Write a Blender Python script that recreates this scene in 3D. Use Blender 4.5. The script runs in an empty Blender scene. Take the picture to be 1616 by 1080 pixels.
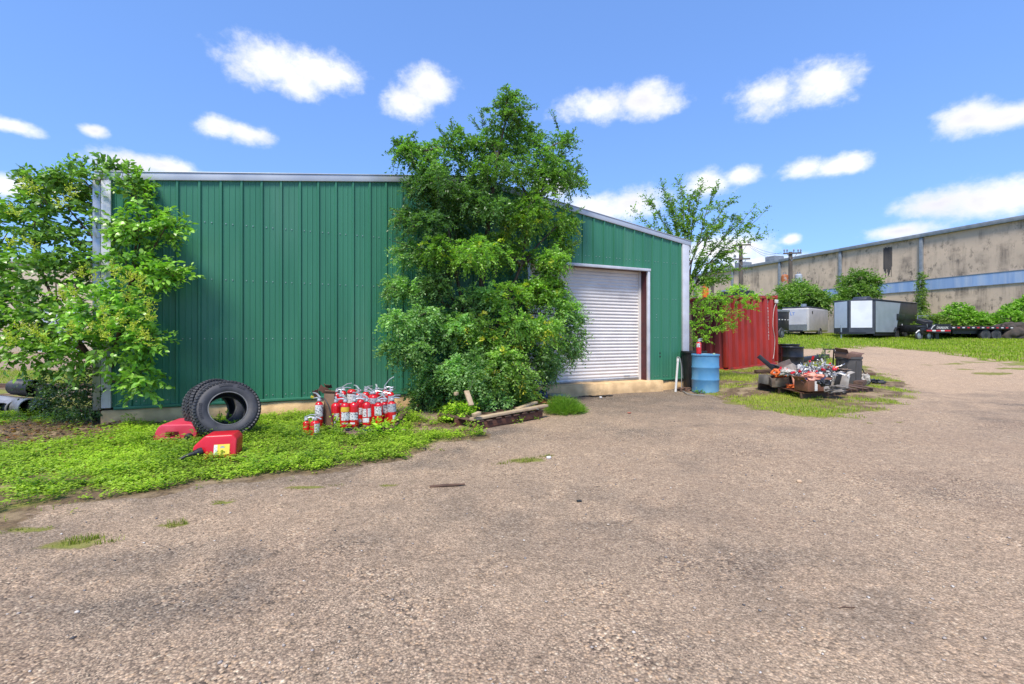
import bpy, bmesh, math, random
import numpy as np
from mathutils import Vector, Matrix, Euler

random.seed(7)
rng = np.random.default_rng(7)
SC = bpy.context.scene
COL = SC.collection
R = math.radians

# ------------------------------------------------------------------ camera
CAM_H, FPX = 1.4, 720.0
cam_d = bpy.data.cameras.new('camera')
cam = bpy.data.objects.new('camera', cam_d)
COL.objects.link(cam)
cam.location = (0, 0, CAM_H)
cam.rotation_euler = (R(90), 0, 0)
cam_d.sensor_width = 36.0
cam_d.lens = 36.0 * FPX / 1616.0
cam_d.shift_y = -10.0 / 1616.0
cam_d.clip_start = 0.05
cam_d.clip_end = 3000
SC.camera = cam

# ------------------------------------------------------------------ light
SUN_TO = Vector((-0.14, -0.54, 0.90)).normalized()
SUN_EL = math.asin(SUN_TO.z)
SUN_AZ = math.atan2(SUN_TO.x, SUN_TO.y)
sun_d = bpy.data.lights.new('sun', 'SUN')
sun_d.energy = 3.0
sun_d.angle = R(17)
sun_d.color = (1.0, 0.925, 0.81)
sun = bpy.data.objects.new('sun', sun_d)
sun.rotation_euler = SUN_TO.to_track_quat('Z', 'Y').to_euler()
COL.objects.link(sun)
SC.view_settings.view_transform = 'Standard'
SC.view_settings.look = 'None'
SC.view_settings.gamma = 1.0
SC.view_settings.use_curve_mapping = False
SC.view_settings.exposure = 0.86

world = bpy.data.worlds.new('World')
SC.world = world
world.use_nodes = True
SKY_STRENGTH = 0.105
CLOUD_WHITE = 6.2
SKY_GAMMA, SKY_TINT = 0.56, (1.04, 1.58, 2.62)

def dirpx(x, y):
    return Vector(((x - 808) / FPX, 1.0, (530 - y) / FPX)).normalized()

def build_world():
    nt = world.node_tree
    nt.nodes.clear()
    N, Lk = nt.nodes.new, nt.links.new
    out = N('ShaderNodeOutputWorld'); bg = N('ShaderNodeBackground')
    bg.inputs['Strength'].default_value = SKY_STRENGTH
    Lk(bg.outputs[0], out.inputs[0])
    sky = N('ShaderNodeTexSky'); sky.sky_type = 'NISHITA'; sky.sun_disc = False
    sky.sun_elevation = SUN_EL; sky.sun_rotation = SUN_AZ
    sky.air_density = 1.0; sky.dust_density = 0.35; sky.ozone_density = 2.0
    hs = N('ShaderNodeHueSaturation'); hs.inputs['Saturation'].default_value = 1.0
    hs.inputs['Value'].default_value = 1.0; hs.inputs['Hue'].default_value = 0.5
    gm = N('ShaderNodeGamma'); gm.inputs['Gamma'].default_value = SKY_GAMMA; Lk(sky.outputs[0], gm.inputs['Color'])
    tn = N('ShaderNodeMix'); tn.data_type = 'RGBA'; tn.blend_type = 'MULTIPLY'; tn.inputs['Factor'].default_value = 1
    tn.inputs['B'].default_value = (*SKY_TINT, 1); Lk(gm.outputs[0], tn.inputs['A'])
    Lk(tn.outputs['Result'], hs.inputs['Color'])
    tc = N('ShaderNodeTexCoord')
    nrm = N('ShaderNodeVectorMath'); nrm.operation = 'NORMALIZE'
    Lk(tc.outputs['Generated'], nrm.inputs[0])
    def M(op, a=None, b=None, c=None):
        n = N('ShaderNodeMath'); n.operation = op
        for i, v in enumerate((a, b, c)):
            if v is None: continue
            if isinstance(v, (int, float)): n.inputs[i].default_value = v
            else: Lk(v, n.inputs[i])
        return n.outputs[0]
    # every cloud: direction, half width and half height as angles (radians)
    clouds = []
    for (x, y, hw, hh) in [(420, 103, 78, 46), (505, 115, 80, 34), (470, 135, 45, 26), (640, 165, 42, 30), (678, 135, 46, 30),
                           (345, 200, 34, 22), (392, 212, 44, 19), (945, 168, 70, 30), (1020, 158, 62, 32),
                           (1215, 150, 56, 36), (1295, 132, 68, 38), (1525, 188, 50, 30), (1592, 185, 52, 24),
                           (1265, 268, 42, 20), (1325, 262, 52, 18), (1120, 292, 44, 24), (1172, 278, 36, 17),
                           (930, 330, 78, 30), (1000, 322, 62, 30), (15, 197, 38, 13), (150, 207, 20, 11), (200, 258, 54, 22),
                           (262, 262, 46, 18), (10, 295, 50, 24), (1478, 322, 70, 24), (1580, 316, 95, 36), (1248, 378, 20, 10),
                           (1140, 395, 90, 26), (1420, 365, 60, 15), (1190, 420, 120, 18), (880, 290, 50, 24), (60, 470, 160, 30)]:
        c = dirpx(x, y)
        clouds.append((c, 1.12 * hw / FPX * c.y, 1.15 * hh / FPX * c.y))
    rr = random.Random(3)
    for k in range(16):                       # the same fair-weather sky goes on all round
        az = R(62) + k / 16 * R(236) + rr.uniform(-.12, .12); el = R(rr.choice((7, 12, 20, 27, 36, 48)))
        c = Vector((math.sin(az) * math.cos(el), math.cos(az) * math.cos(el), math.sin(el)))
        s = rr.uniform(.6, 1.2)
        clouds.append((c, .10 * s, .045 * s))
    fm = None
    for c, hw, hh in clouds:
        rt = c.cross(Vector((0, 0, 1))).normalized(); up = rt.cross(c).normalized()
        fr = Matrix((rt, c, up)).transposed()
        mpc = N('ShaderNodeMapping'); mpc.vector_type = 'TEXTURE'
        mpc.inputs['Location'].default_value = c; mpc.inputs['Rotation'].default_value = fr.to_euler('XYZ')
        mpc.inputs['Scale'].default_value = (hw, hw, hh)
        Lk(nrm.outputs[0], mpc.inputs['Vector'])
        ln = N('ShaderNodeVectorMath'); ln.operation = 'LENGTH'; Lk(mpc.outputs[0], ln.inputs[0])
        d = ln.outputs['Value']
        fm = d if fm is None else M('SMOOTH_MIN', fm, d, 0.30)
    fm = M('MAXIMUM', M('SUBTRACT', 1.0, fm), -1.2)
    mp = N('ShaderNodeMapping'); mp.inputs['Scale'].default_value = (1, 1, 1.35); Lk(nrm.outputs[0], mp.inputs[0])
    def noise(scale, detail, rough):
        n = N('ShaderNodeTexNoise'); n.inputs['Scale'].default_value = scale
        n.inputs['Detail'].default_value = detail; n.inputs['Roughness'].default_value = rough
        Lk(mp.outputs[0], n.inputs['Vector']); return n.outputs['Fac']
    n1 = noise(11.0, 9, 0.62); n2 = noise(34, 7, 0.66); n3 = noise(5, 3, .5)
    dens = M('ADD', fm, M('MULTIPLY', M('SUBTRACT', n1, .5), 1.3))
    dens = M('ADD', dens, M('MULTIPLY', M('SUBTRACT', n2, .5), .8))
    mr = N('ShaderNodeMapRange'); mr.interpolation_type = 'SMOOTHSTEP'
    mr.inputs['From Min'].default_value = 0.02; mr.inputs['From Max'].default_value = 0.85
    Lk(dens, mr.inputs['Value'])
    cr = N('ShaderNodeMapRange'); cr.inputs['From Min'].default_value = .5; cr.inputs['From Max'].default_value = 1.5
    Lk(M('ADD', dens, M('MULTIPLY', M('SUBTRACT', n3, .5), 1.8)), cr.inputs['Value'])
    cc = N('ShaderNodeMix'); cc.data_type = 'RGBA'
    cc.inputs['A'].default_value = (CLOUD_WHITE, CLOUD_WHITE, CLOUD_WHITE * 1.01, 1)
    cc.inputs['B'].default_value = (CLOUD_WHITE * .72, CLOUD_WHITE * .72, CLOUD_WHITE * .84, 1)
    Lk(cr.outputs[0], cc.inputs['Factor'])
    mx = N('ShaderNodeMix'); mx.data_type = 'RGBA'
    Lk(mr.outputs[0], mx.inputs['Factor']); Lk(hs.outputs[0], mx.inputs['A']); Lk(cc.outputs['Result'], mx.inputs['B'])
    Lk(mx.outputs['Result'], bg.inputs['Color'])
build_world()
world.cycles.sampling_method = 'MANUAL'
world.cycles.sample_map_resolution = 512

# ------------------------------------------------------------------ terrain and picture geometry
def sstep(a, b, v):
    t = np.clip((v - a) / (b - a), 0, 1)
    return t * t * (3 - 2 * t)

def terrain(X, Y):
    X = np.asarray(X, float); Y = np.asarray(Y, float)
    ramp = 0.068 * 1.2 * np.log1p(np.exp(np.clip((np.minimum(Y, 36) - 11.6) / 1.2, -30, 30)))
    z = ramp * sstep(3.0, 7.5, X + 0.12 * np.maximum(Y - 12, 0))
    z = z + 0.018 * np.sin(X * 0.9 + 1.3) * np.sin(Y * 0.7 + .4) + 0.012 * np.sin(X * 2.1 + Y * 1.3)
    z = z + 0.05 * np.exp(-(((X + 7.2) / 1.4) ** 2 + ((Y - 7.0) / .8) ** 2))
    z = z + 0.19 * np.exp(-(((X - 7.1) / 1.9) ** 2 + ((Y - 11.2) / 1.15) ** 2))
    return z

def tz(x, y):
    return float(terrain(x, y))

def G(x, y, lift=0.0):
    """ground point under picture position (x, y) of the photograph"""
    dx, dz = (x - 808) / FPX, (530 - y) / FPX
    lo, hi = 0.8, 120.0
    Y = lo
    step = 0.02
    while Y < hi:
        if CAM_H + dz * Y <= tz(dx * Y, Y) + lift:
            break
        Y += step; step *= 1.01
    return Vector((dx * Y, Y, tz(dx * Y, Y)))

def PX(x, y, Y):
    return Vector(((x - 808) / FPX * Y, Y, CAM_H + (530 - y) / FPX * Y))

# ------------------------------------------------------------------ materials
MATS = {}
def mat(name, c1, c2=None, scale=6.0, rough=0.6, metal=0.0, bump=0.0, bscale=None, detail=6, coat=0.0, stretch=(1, 1, 1),
        lo=.38, hi=.62, c3=None, scale3=2.0, lo3=.55, hi3=.7, rvar=0.12, spec=0.5):
    """principled material, two or three colours mixed by noise in object space"""
    if name in MATS: return MATS[name]
    m = bpy.data.materials.new(name); m.use_nodes = True
    nt = m.node_tree; N, Lk = nt.nodes.new, nt.links.new
    b = nt.nodes['Principled BSDF']
    b.inputs['Roughness'].default_value = rough; b.inputs['Metallic'].default_value = metal
    b.inputs['Specular IOR Level'].default_value = spec
    if coat: b.inputs['Coat Weight'].default_value = coat
    tc = N('ShaderNodeTexCoord'); mp = N('ShaderNodeMapping'); mp.inputs['Scale'].default_value = stretch
    Lk(tc.outputs['Object'], mp.inputs[0])
    oi = N('ShaderNodeObjectInfo'); ad = N('ShaderNodeVectorMath'); ad.operation = 'ADD'
    sc = N('ShaderNodeVectorMath'); sc.operation = 'SCALE'; sc.inputs[0].default_value = (13.1, 7.7, 3.3)
    Lk(oi.outputs['Random'], sc.inputs['Scale']); Lk(mp.outputs[0], ad.inputs[0]); Lk(sc.outputs[0], ad.inputs[1])
    def noise(s, d=detail):
        n = N('ShaderNodeTexNoise'); n.inputs['Scale'].default_value = s; n.inputs['Detail'].default_value = d
        Lk(ad.outputs[0], n.inputs['Vector']); return n.outputs['Fac']
    def rng_(v, a, c):
        r = N('ShaderNodeMapRange'); r.inputs['From Min'].default_value = a; r.inputs['From Max'].default_value = c
        Lk(v, r.inputs['Value']); return r.outputs[0]
    def mix(f, A, B):
        x = N('ShaderNodeMix'); x.data_type = 'RGBA'; Lk(f, x.inputs['Factor'])
        for s_, v in (('A', A), ('B', B)):
            if isinstance(v, tuple): x.inputs[s_].default_value = (*v, 1)
            else: Lk(v, x.inputs[s_])
        return x.outputs['Result']
    n1 = noise(scale)
    c = mix(rng_(n1, lo, hi), tuple(c1), tuple(c2 if c2 else [v * .8 for v in c1]))
    if c3: c = mix(rng_(noise(scale3, 8), lo3, hi3), c, tuple(c3))
    Lk(c, b.inputs['Base Color'])
    rr = N('ShaderNodeMapRange'); rr.inputs['To Min'].default_value = max(0, rough - rvar); rr.inputs['To Max'].default_value = min(1, rough + rvar)
    Lk(n1, rr.inputs['Value']); Lk(rr.outputs[0], b.inputs['Roughness'])
    if bump:
        bp = N('ShaderNodeBump'); bp.inputs['Strength'].default_value = bump; bp.inputs['Distance'].default_value = 0.01
        Lk(noise(bscale or scale * 4), bp.inputs['Height']); Lk(bp.outputs[0], b.inputs['Normal'])
    MATS[name] = m
    return m

def leaf_mat(name, rough=0.42, trans=0.35, spec=.5, hue=0.0):
    m = bpy.data.materials.new(name); m.use_nodes = True
    nt = m.node_tree; N, Lk = nt.nodes.new, nt.links.new
    b = nt.nodes['Principled BSDF']; out = nt.nodes['Material Output']
    at = N('ShaderNodeAttribute'); at.attribute_name = 'Col'
    b.inputs['Roughness'].default_value = rough; b.inputs['Specular IOR Level'].default_value = spec
    Lk(at.outputs['Color'], b.inputs['Base Color'])
    tr = N('ShaderNodeBsdfTranslucent')
    tcm = N('ShaderNodeMix'); tcm.data_type = 'RGBA'; tcm.blend_type = 'MULTIPLY'; tcm.inputs['Factor'].default_value = 1
    Lk(at.outputs['Color'], tcm.inputs['A']); tcm.inputs['B'].default_value = (1.2, 1.55, .50, 1)
    Lk(tcm.outputs['Result'], tr.inputs['Color'])
    mx = N('ShaderNodeMixShader'); mx.inputs[0].default_value = trans
    Lk(b.outputs[0], mx.inputs[1]); Lk(tr.outputs[0], mx.inputs[2]); Lk(mx.outputs[0], out.inputs['Surface'])
    return m

# ------------------------------------------------------------------ objects
def tag(o, label=None, cat=None, group=None, kind=None):
    if label: o['label'] = label
    if cat: o['category'] = cat
    if group: o['group'] = group
    if kind: o['kind'] = kind
    return o

def thing(name, label, cat, loc=(0, 0, 0), rz=0.0, group=None):
    o = bpy.data.objects.new(name, None); COL.objects.link(o)
    o.empty_display_size = .2
    o.location = loc; o.rotation_euler = (0, 0, rz)
    return tag(o, label, cat, group)

def link(name, me, parent=None, loc=None, rot=None):
    o = bpy.data.objects.new(name, me); COL.objects.link(o)
    if parent: o.parent = parent
    if loc is not None: o.location = loc
    if rot is not None: o.rotation_euler = rot
    return o

def copy_tree(o, parent=None):
    c = o.copy(); COL.objects.link(c); c.parent = parent
    for ch in list(o.children): copy_tree(ch, c)
    return c

class MB:
    """collects boxes, tubes, lathes and prisms into one mesh"""
    def __init__(s): s.v = []; s.f = []
    def add(s, vs, fs, mx=None):
        k = len(s.v)
        s.v += [tuple(mx @ Vector(v)) if mx else tuple(v) for v in vs]
        s.f += [tuple(i + k for i in f) for f in fs]
        return s
    def box(s, c, d, rot=None, taper=1.0):
        x, y, z = d[0] / 2, d[1] / 2, d[2] / 2; t = taper
        vs = [(-x, -y, -z), (x, -y, -z), (x, y, -z), (-x, y, -z), (-x * t, -y * t, z), (x * t, -y * t, z), (x * t, y * t, z), (-x * t, y * t, z)]
        fs = [(3, 2, 1, 0), (4, 5, 6, 7), (0, 1, 5, 4), (1, 2, 6, 5), (2, 3, 7, 6), (3, 0, 4, 7)]
        mx = Matrix.Translation(c)
        if rot is not None: mx = mx @ Euler(rot).to_matrix().to_4x4()
        return s.add(vs, fs, mx)
    def bx(s, x0, x1, y0, y1, z0, z1):
        return s.box(((x0 + x1) / 2, (y0 + y1) / 2, (z0 + z1) / 2), (x1 - x0, y1 - y0, z1 - z0))
    def bar(s, a, b, w, h=None, up=(0, 0, 1)):
        a, b = Vector(a), Vector(b); d = b - a; L = d.length
        q = d.to_track_quat('X', 'Z') if abs(d.normalized().z) < .95 else d.to_track_quat('X', 'Y')
        mx = Matrix.Translation((a + b) / 2) @ q.to_matrix().to_4x4()
        x, y, z = L / 2, w / 2, (h or w) / 2
        vs = [(-x, -y, -z), (x, -y, -z), (x, y, -z), (-x, y, -z), (-x, -y, z), (x, -y, z), (x, y, z), (-x, y, z)]
        return s.add(vs, [(3, 2, 1, 0), (4, 5, 6, 7), (0, 1, 5, 4), (1, 2, 6, 5), (2, 3, 7, 6), (3, 0, 4, 7)], mx)
    def tube(s, pts, r, n=8, cap=True):
        pts = [Vector(p) for p in pts]
        rs = r if isinstance(r, (list, tuple)) else [r] * len(pts)
        k = len(s.v); prev = None
        for i, p in enumerate(pts):
            d = (pts[min(i + 1, len(pts) - 1)] - pts[max(i - 1, 0)]).normalized()
            if prev is None:
                a = d.cross(Vector((0, 0, 1)) if abs(d.z) < .9 else Vector((1, 0, 0))).normalized()
            else:
                a = (prev - d * prev.dot(d)).normalized()
            prev = a; b = d.cross(a)
            for j in range(n):
                t = 2 * math.pi * j / n
                s.v.append(tuple(p + (a * math.cos(t) + b * math.sin(t)) * rs[i]))
        for i in range(len(pts) - 1):
            for j in range(n):
                s.f.append((k + i * n + j, k + i * n + (j + 1) % n, k + (i + 1) * n + (j + 1) % n, k + (i + 1) * n + j))
        if cap:
            s.f.append(tuple(k + j for j in reversed(range(n))))
            s.f.append(tuple(k + (len(pts) - 1) * n + j for j in range(n)))
        return s
    def lathe(s, prof, n=24, mx=None, cap=True):
        """profile of (r, z) turned round z"""
        k = len(s.v)
        for r, z in prof:
            for j in range(n):
                t = 2 * math.pi * j / n; v = Vector((r * math.cos(t), r * math.sin(t), z))
                s.v.append(tuple(mx @ v) if mx else tuple(v))
        m = len(prof)
        for i in range(m - 1):
            for j in range(n):
                s.f.append((k + i * n + j, k + i * n + (j + 1) % n, k + (i + 1) * n + (j + 1) % n, k + (i + 1) * n + j))
        if cap:
            if prof[0][0] > 1e-6: s.f.append(tuple(k + j for j in reversed(range(n))))
            if prof[-1][0] > 1e-6: s.f.append(tuple(k + (m - 1) * n + j for j in range(n)))
        return s
    def prism(s, poly, y0, y1, mx=None):
        """polygon in the xz plane, extruded along y"""
        n = len(poly)
        vs = [(x, y0, z) for x, z in poly] + [(x, y1, z) for x, z in poly]
        fs = [tuple(range(n)), tuple(reversed(range(n, 2 * n)))] + [((i + 1) % n, i, i + n, (i + 1) % n + n) for i in range(n)]
        return s.add(vs, fs, mx)
    def mesh(s, name, m, smooth=None, bevel=0.0, seg=2):
        me = bpy.data.meshes.new(name); me.from_pydata(s.v, [], s.f)
        if bevel:
            bm = bmesh.new(); bm.from_mesh(me)
            bmesh.ops.remove_doubles(bm, verts=bm.verts, dist=1e-5)
            bmesh.ops.recalc_face_normals(bm, faces=bm.faces)
            es = [e for e in bm.edges if len(e.link_faces) == 2 and e.calc_face_angle(0) > R(32)]
            bmesh.ops.bevel(bm, geom=es, offset=bevel, segments=seg, affect='EDGES', profile=.5, clamp_overlap=True)
            bm.to_mesh(me); bm.free()
        else:
            bm = bmesh.new(); bm.from_mesh(me)
            bmesh.ops.recalc_face_normals(bm, faces=bm.faces); bm.to_mesh(me); bm.free()
        if m: me.materials.append(m)
        if smooth is not None or bevel:
            me.shade_smooth() if hasattr(me, 'shade_smooth') else None
            me.set_sharp_from_angle(angle=R(smooth if smooth else 40))
        me.update()
        return me
    def build(s, name, m, parent=None, smooth=None, bevel=0.0, seg=2, loc=None, rot=None):
        return link(name, s.mesh(name, m, smooth, bevel, seg), parent, loc, rot)

def text_mesh(txt, size, m, spacing=1.0, line=1.0):
    cu = bpy.data.curves.new('lettering', 'FONT'); cu.body = txt; cu.size = size; cu.extrude = 0.0015
    cu.align_x = 'CENTER'; cu.align_y = 'CENTER'; cu.space_character = spacing; cu.space_line = line
    o = bpy.data.objects.new('lettering_curve', cu); COL.objects.link(o)
    dg = bpy.context.evaluated_depsgraph_get()
    me = bpy.data.meshes.new_from_object(o.evaluated_get(dg))
    bpy.data.objects.remove(o); me.materials.clear(); me.materials.append(m)
    return me

def np_mesh(name, V, F, m, cols=None, smooth=False):
    """V (n,3), F (k,3 or 4); cols (n,3) stored as 'Col'"""
    V = np.asarray(V, np.float32); F = np.asarray(F, np.int32)
    me = bpy.data.meshes.new(name)
    me.vertices.add(len(V)); me.vertices.foreach_set('co', V.ravel())
    k = F.shape[1]
    me.loops.add(F.size); me.loops.foreach_set('vertex_index', F.ravel())
    me.polygons.add(len(F)); me.polygons.foreach_set('loop_start', np.arange(0, F.size, k, dtype=np.int32))
    if smooth: me.polygons.foreach_set('use_smooth', np.ones(len(F), bool))
    if cols is not None:
        a = me.attributes.new('Col', 'FLOAT_COLOR', 'POINT')
        c = np.ones((len(V), 4), np.float32); c[:, :cols.shape[1]] = cols
        a.data.foreach_set('color', c.ravel())
    me.materials.append(m); me.update(calc_edges=True); me.validate()
    return me

def unit(a):
    return a / np.maximum(np.linalg.norm(a, axis=-1, keepdims=True), 1e-9)

def leaf_arrays(P, D, Nn, L, W, fold=0.25, droop=0.0):
    """folded leaves, 6 points and 4 triangles each: P base, D along, Nn face normal"""
    D = unit(D); S = unit(np.cross(D, Nn)); Nn = unit(np.cross(S, D))
    L = L[:, None]; W = W[:, None]
    b = P; t = P + D * L - Nn * (droop * L)
    m1 = P + D * L * .35; m2 = P + D * L * .7 - Nn * (droop * L * .45)
    l1 = m1 + S * W * .5 + Nn * W * fold; r1 = m1 - S * W * .5 + Nn * W * fold
    l2 = m2 + S * W * .40 + Nn * W * fold * .8; r2 = m2 - S * W * .40 + Nn * W * fold * .8
    V = np.stack([b, l1, l2, t, r2, r1], 1).reshape(-1, 3)
    k = np.arange(len(P))[:, None] * 6
    F = np.stack([k + [0, 1, 5], k + [1, 2, 5], k + [2, 4, 5], k + [2, 3, 4]], 1).reshape(-1, 3)
    return V, F

def diamond_arrays(P, D, Nn, L, W, fold=.2):
    """small folded leaves, 4 points and 2 triangles each"""
    D = unit(D); S = unit(np.cross(D, Nn)); Nn = unit(np.cross(S, D))
    L = L[:, None]; W = W[:, None]
    m = P + D * L * .48 + Nn * W * fold
    V = np.stack([P, m + S * W * .5, P + D * L, m - S * W * .5], 1).reshape(-1, 3)
    k = np.arange(len(P))[:, None] * 4
    F = np.stack([k + [0, 1, 2], k + [0, 2, 3]], 1).reshape(-1, 3)
    return V, F
SC.cycles.max_bounces = 6; SC.cycles.diffuse_bounces = 3; SC.cycles.glossy_bounces = 2
SC.cycles.transmission_bounces = 4; SC.cycles.transparent_max_bounces = 6
SC.cycles.use_denoising = True
# ================================================================== GROUND
def vnoise(x, y, seed=0):
    xi, yi = np.floor(x).astype(np.int64), np.floor(y).astype(np.int64)
    fx, fy = x - xi, y - yi
    fx = fx * fx * (3 - 2 * fx); fy = fy * fy * (3 - 2 * fy)
    def h(a, b):
        n = (a * 374761393 + b * 668265263 + seed * 1442695041) & 0x7fffffff
        n = ((n ^ (n >> 13)) * 1274126177) & 0x7fffffff
        return ((n ^ (n >> 16)) & 0xffff) / 65535.0
    return (h(xi, yi) * (1 - fx) + h(xi + 1, yi) * fx) * (1 - fy) + (h(xi, yi + 1) * (1 - fx) + h(xi + 1, yi + 1) * fx) * fy

def fbm(x, y, seed=0, octv=4):
    s, a, t = 0, 1.0, 0
    for k in range(octv):
        s = s + a * vnoise(x * 2 ** k + 17 * k, y * 2 ** k + 31 * k, seed + k); t += a; a *= .55
    return s / t

def sdf(poly, X, Y):
    """signed distance to polygon, positive inside"""
    X = np.asarray(X, float); Y = np.asarray(Y, float)
    d = np.full(X.shape, 1e9); ins = np.zeros(X.shape, bool)
    n = len(poly)
    for i in range(n):
        ax, ay = poly[i]; bx, by = poly[(i + 1) % n]
        ex, ey = bx - ax, by - ay
        t = np.clip(((X - ax) * ex + (Y - ay) * ey) / (ex * ex + ey * ey + 1e-12), 0, 1)
        d = np.minimum(d, np.hypot(X - ax - t * ex, Y - ay - t * ey))
        c = ((ay > Y) != (by > Y)) & (X < (bx - ax) * (Y - ay) / (by - ay + 1e-12) + ax)
        ins ^= c
    return np.where(ins, d, -d)

gpx = lambda pts: [(G(x, y).x, G(x, y).y) for x, y in pts]
WEED_POLY = gpx([(-330, 930), (0, 836), (60, 818), (130, 797), (230, 779), (330, 762), (430, 750), (520, 744), (640, 729), (700, 706),
                 (768, 690), (740, 672), (660, 660), (600, 645)]) + [(-6.2, 7.25), (-6.9, 9.4), (-14, 12.4), (-30, 12.6), (-30, 6)]
PILE_POLY = gpx([(1088, 606), (1130, 628), (1190, 645), (1250, 657), (1310, 661), (1360, 650), (1400, 641), (1438, 622), (1422, 605),
                 (1382, 588), (1340, 572), (1285, 562)]) + [(11, 19), (7, 18), (5.4, 14)]
LAWN_POLY = gpx([(1225, 551), (1290, 551), (1335, 551), (1375, 547), (1430, 552), (1490, 558), (1560, 569), (1616, 573)]) + \
            [(28, 17.0), (60, 14), (90, 60), (30, 90), (2, 60), (6, 27)]
LAWN2_POLY = gpx([(1480, 577), (1550, 573), (1616, 580), (1700, 592)]) + [(25, 17.2), (20, 18.2)]
LITTER = (G(50, 682).x, G(50, 682).y)
def litter_mask(X, Y):
    g = np.exp(-(((X - LITTER[0] + .1) / 1.5) ** 2 + ((Y - LITTER[1] + .05) / 1.0) ** 2))
    return sstep(.28, .62, g + .5 * (fbm(X * 2.5, Y * 2.5, 17) - .5))
PATCHES = [(836, 729, .30, .12), (485, 771, .24, .06), (613, 768, .10, .07), (352, 795, .12, .05), (110, 860, .22, .10), (275, 832, .12, .05),
           (45, 838, .16, .08), (1415, 667, .14, .05), (1368, 668, .10, .05), (1560, 590, .8, .3), (1610, 583, .8, .3), (1520, 583, .4, .2)]
PATCHES = [(*G(x, y).to_2d(), a, b) for x, y, a, b in PATCHES]
# the front wall of the green building, seen from above
WA = Vector((-6.34, 7.10)); WB = Vector((4.66, 12.2))
WDIR = (WB - WA).normalized(); WLEN = (WB - WA).length; WANG = math.atan2(WDIR.y, WDIR.x); WNRM = Vector((WDIR.y, -WDIR.x))

def masks(X, Y):
    w = sdf(WEED_POLY, X, Y); p = sdf(PILE_POLY, X, Y); l = np.maximum(sdf(LAWN_POLY, X, Y), sdf(LAWN2_POLY, X, Y) )
    e = (fbm(X * 2.2, Y * 2.2, 5) - .5)
    e2 = (fbm(X * 5, Y * 5, 9) - .5)
    soil_w = sstep(-.22, .14, w + e * .8 + e2 * .3)
    soil_p = sstep(-.35, .25, p + e * 1.0 + e2 * .5)
    lawn = sstep(-.6, .6, l + e * 2.2)
    farl = sstep(-8.0, -8.6, X) * sstep(12.3, 12.9, Y + e * .6) * (1 - sstep(17.8, 18.6, Y + e * .8))
    far = sstep(40, 48, Y + e * 6)
    patch = np.zeros_like(X)
    for cx, cy, a, b in PATCHES:
        patch = np.maximum(patch, sstep(1.15, .55, np.hypot((X - cx) / a, (Y - cy) / b) + e2 * 1.1))
    behind = sstep(.1, -.3, (X - WA.x) * WNRM.x + (Y - WA.y) * WNRM.y) * (X < 6) * (Y < 30) * (X > -6.3)
    soil = np.clip(np.maximum.reduce([soil_w, soil_p, lawn, farl, far, patch * .8, behind]), 0, 1)
    green = np.clip(np.maximum.reduce([soil_w * sstep(.10, .45, w) * sstep(.30, .5, fbm(X * 1.6, Y * 1.6, 21)) * (1 - litter_mask(X, Y)),
                                       soil_p * sstep(.38, .56, fbm(X * 1.3, Y * 1.3, 33)), lawn, farl, far, patch * .8]), 0, 1)
    # tar-dark aggregate along the wall and the edge of the weeds, worn tracks elsewhere
    wd = (X - WA.x) * WNRM.x + (Y - WA.y) * WNRM.y; ws = (X - WA.x) * WDIR.x + (Y - WA.y) * WDIR.y
    dark = sstep(4.2, 1.0, wd + e * 2.4) * sstep(6.2, 7.2, ws) * sstep(14.2, 12.2, ws)
    dark = np.maximum(dark, .8 * sstep(-1.1, -.15, w) * (1 - sstep(0, .3, w)) * sstep(-.12, .2, e + .12))
    b1 = fbm(X * .55 + 3, Y * .75, 44)
    dark = np.maximum(dark, .62 * sstep(.50, .70, b1) * sstep(.36, .60, fbm(X * 3, Y * 3.5, 61)))
    dark = np.maximum(dark, .8 * np.exp(-(((X - .3) / 1.5) ** 2 + ((Y - 3.6) / .8) ** 2)) * sstep(.3, .6, fbm(X * 2.5, Y * 2.5, 63)))
    dust = sstep(9, 17, Y + X * .25 + e * 4) * sstep(5, 10, X) + .35 * sstep(.46, .6, fbm(X * .35 + 9, Y * .5, 77))
    return soil, green, np.clip(dark, 0, 1), np.clip(dust, 0, 1)

def axis(lo, hi, step, far0, far1, g=1.22):
    a = list(np.arange(lo, hi + 1e-6, step)); s = step
    while a[-1] < far1: s *= g; a.append(a[-1] + s)
    b = [lo]; s = step
    while b[-1] > far0: s *= g; b.append(b[-1] - s)
    return np.array(sorted(set(b[1:] + a)))
gx = axis(-13, 21, .085, -900, 900); gy = axis(.6, 17.5, .085, -60, 1500, 1.16)
GX, GY = np.meshgrid(gx, gy)
soil, green, dark, dust = masks(GX, GY)
GZ = terrain(GX, GY) + 0.010 * (fbm(GX * 3, GY * 3, 3) - .5) + .03 * soil * (fbm(GX * 4, GY * 4, 13) - .45)
nx, ny = len(gx), len(gy)
idx = np.arange(nx * ny).reshape(ny, nx)
quads = np.stack([idx[:-1, :-1], idx[:-1, 1:], idx[1:, 1:], idx[1:, :-1]], -1).reshape(-1, 4)
V = np.stack([GX, GY, GZ], -1).reshape(-1, 3)
cols = np.stack([soil, green, dark, dust], -1).reshape(-1, 4)

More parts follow.
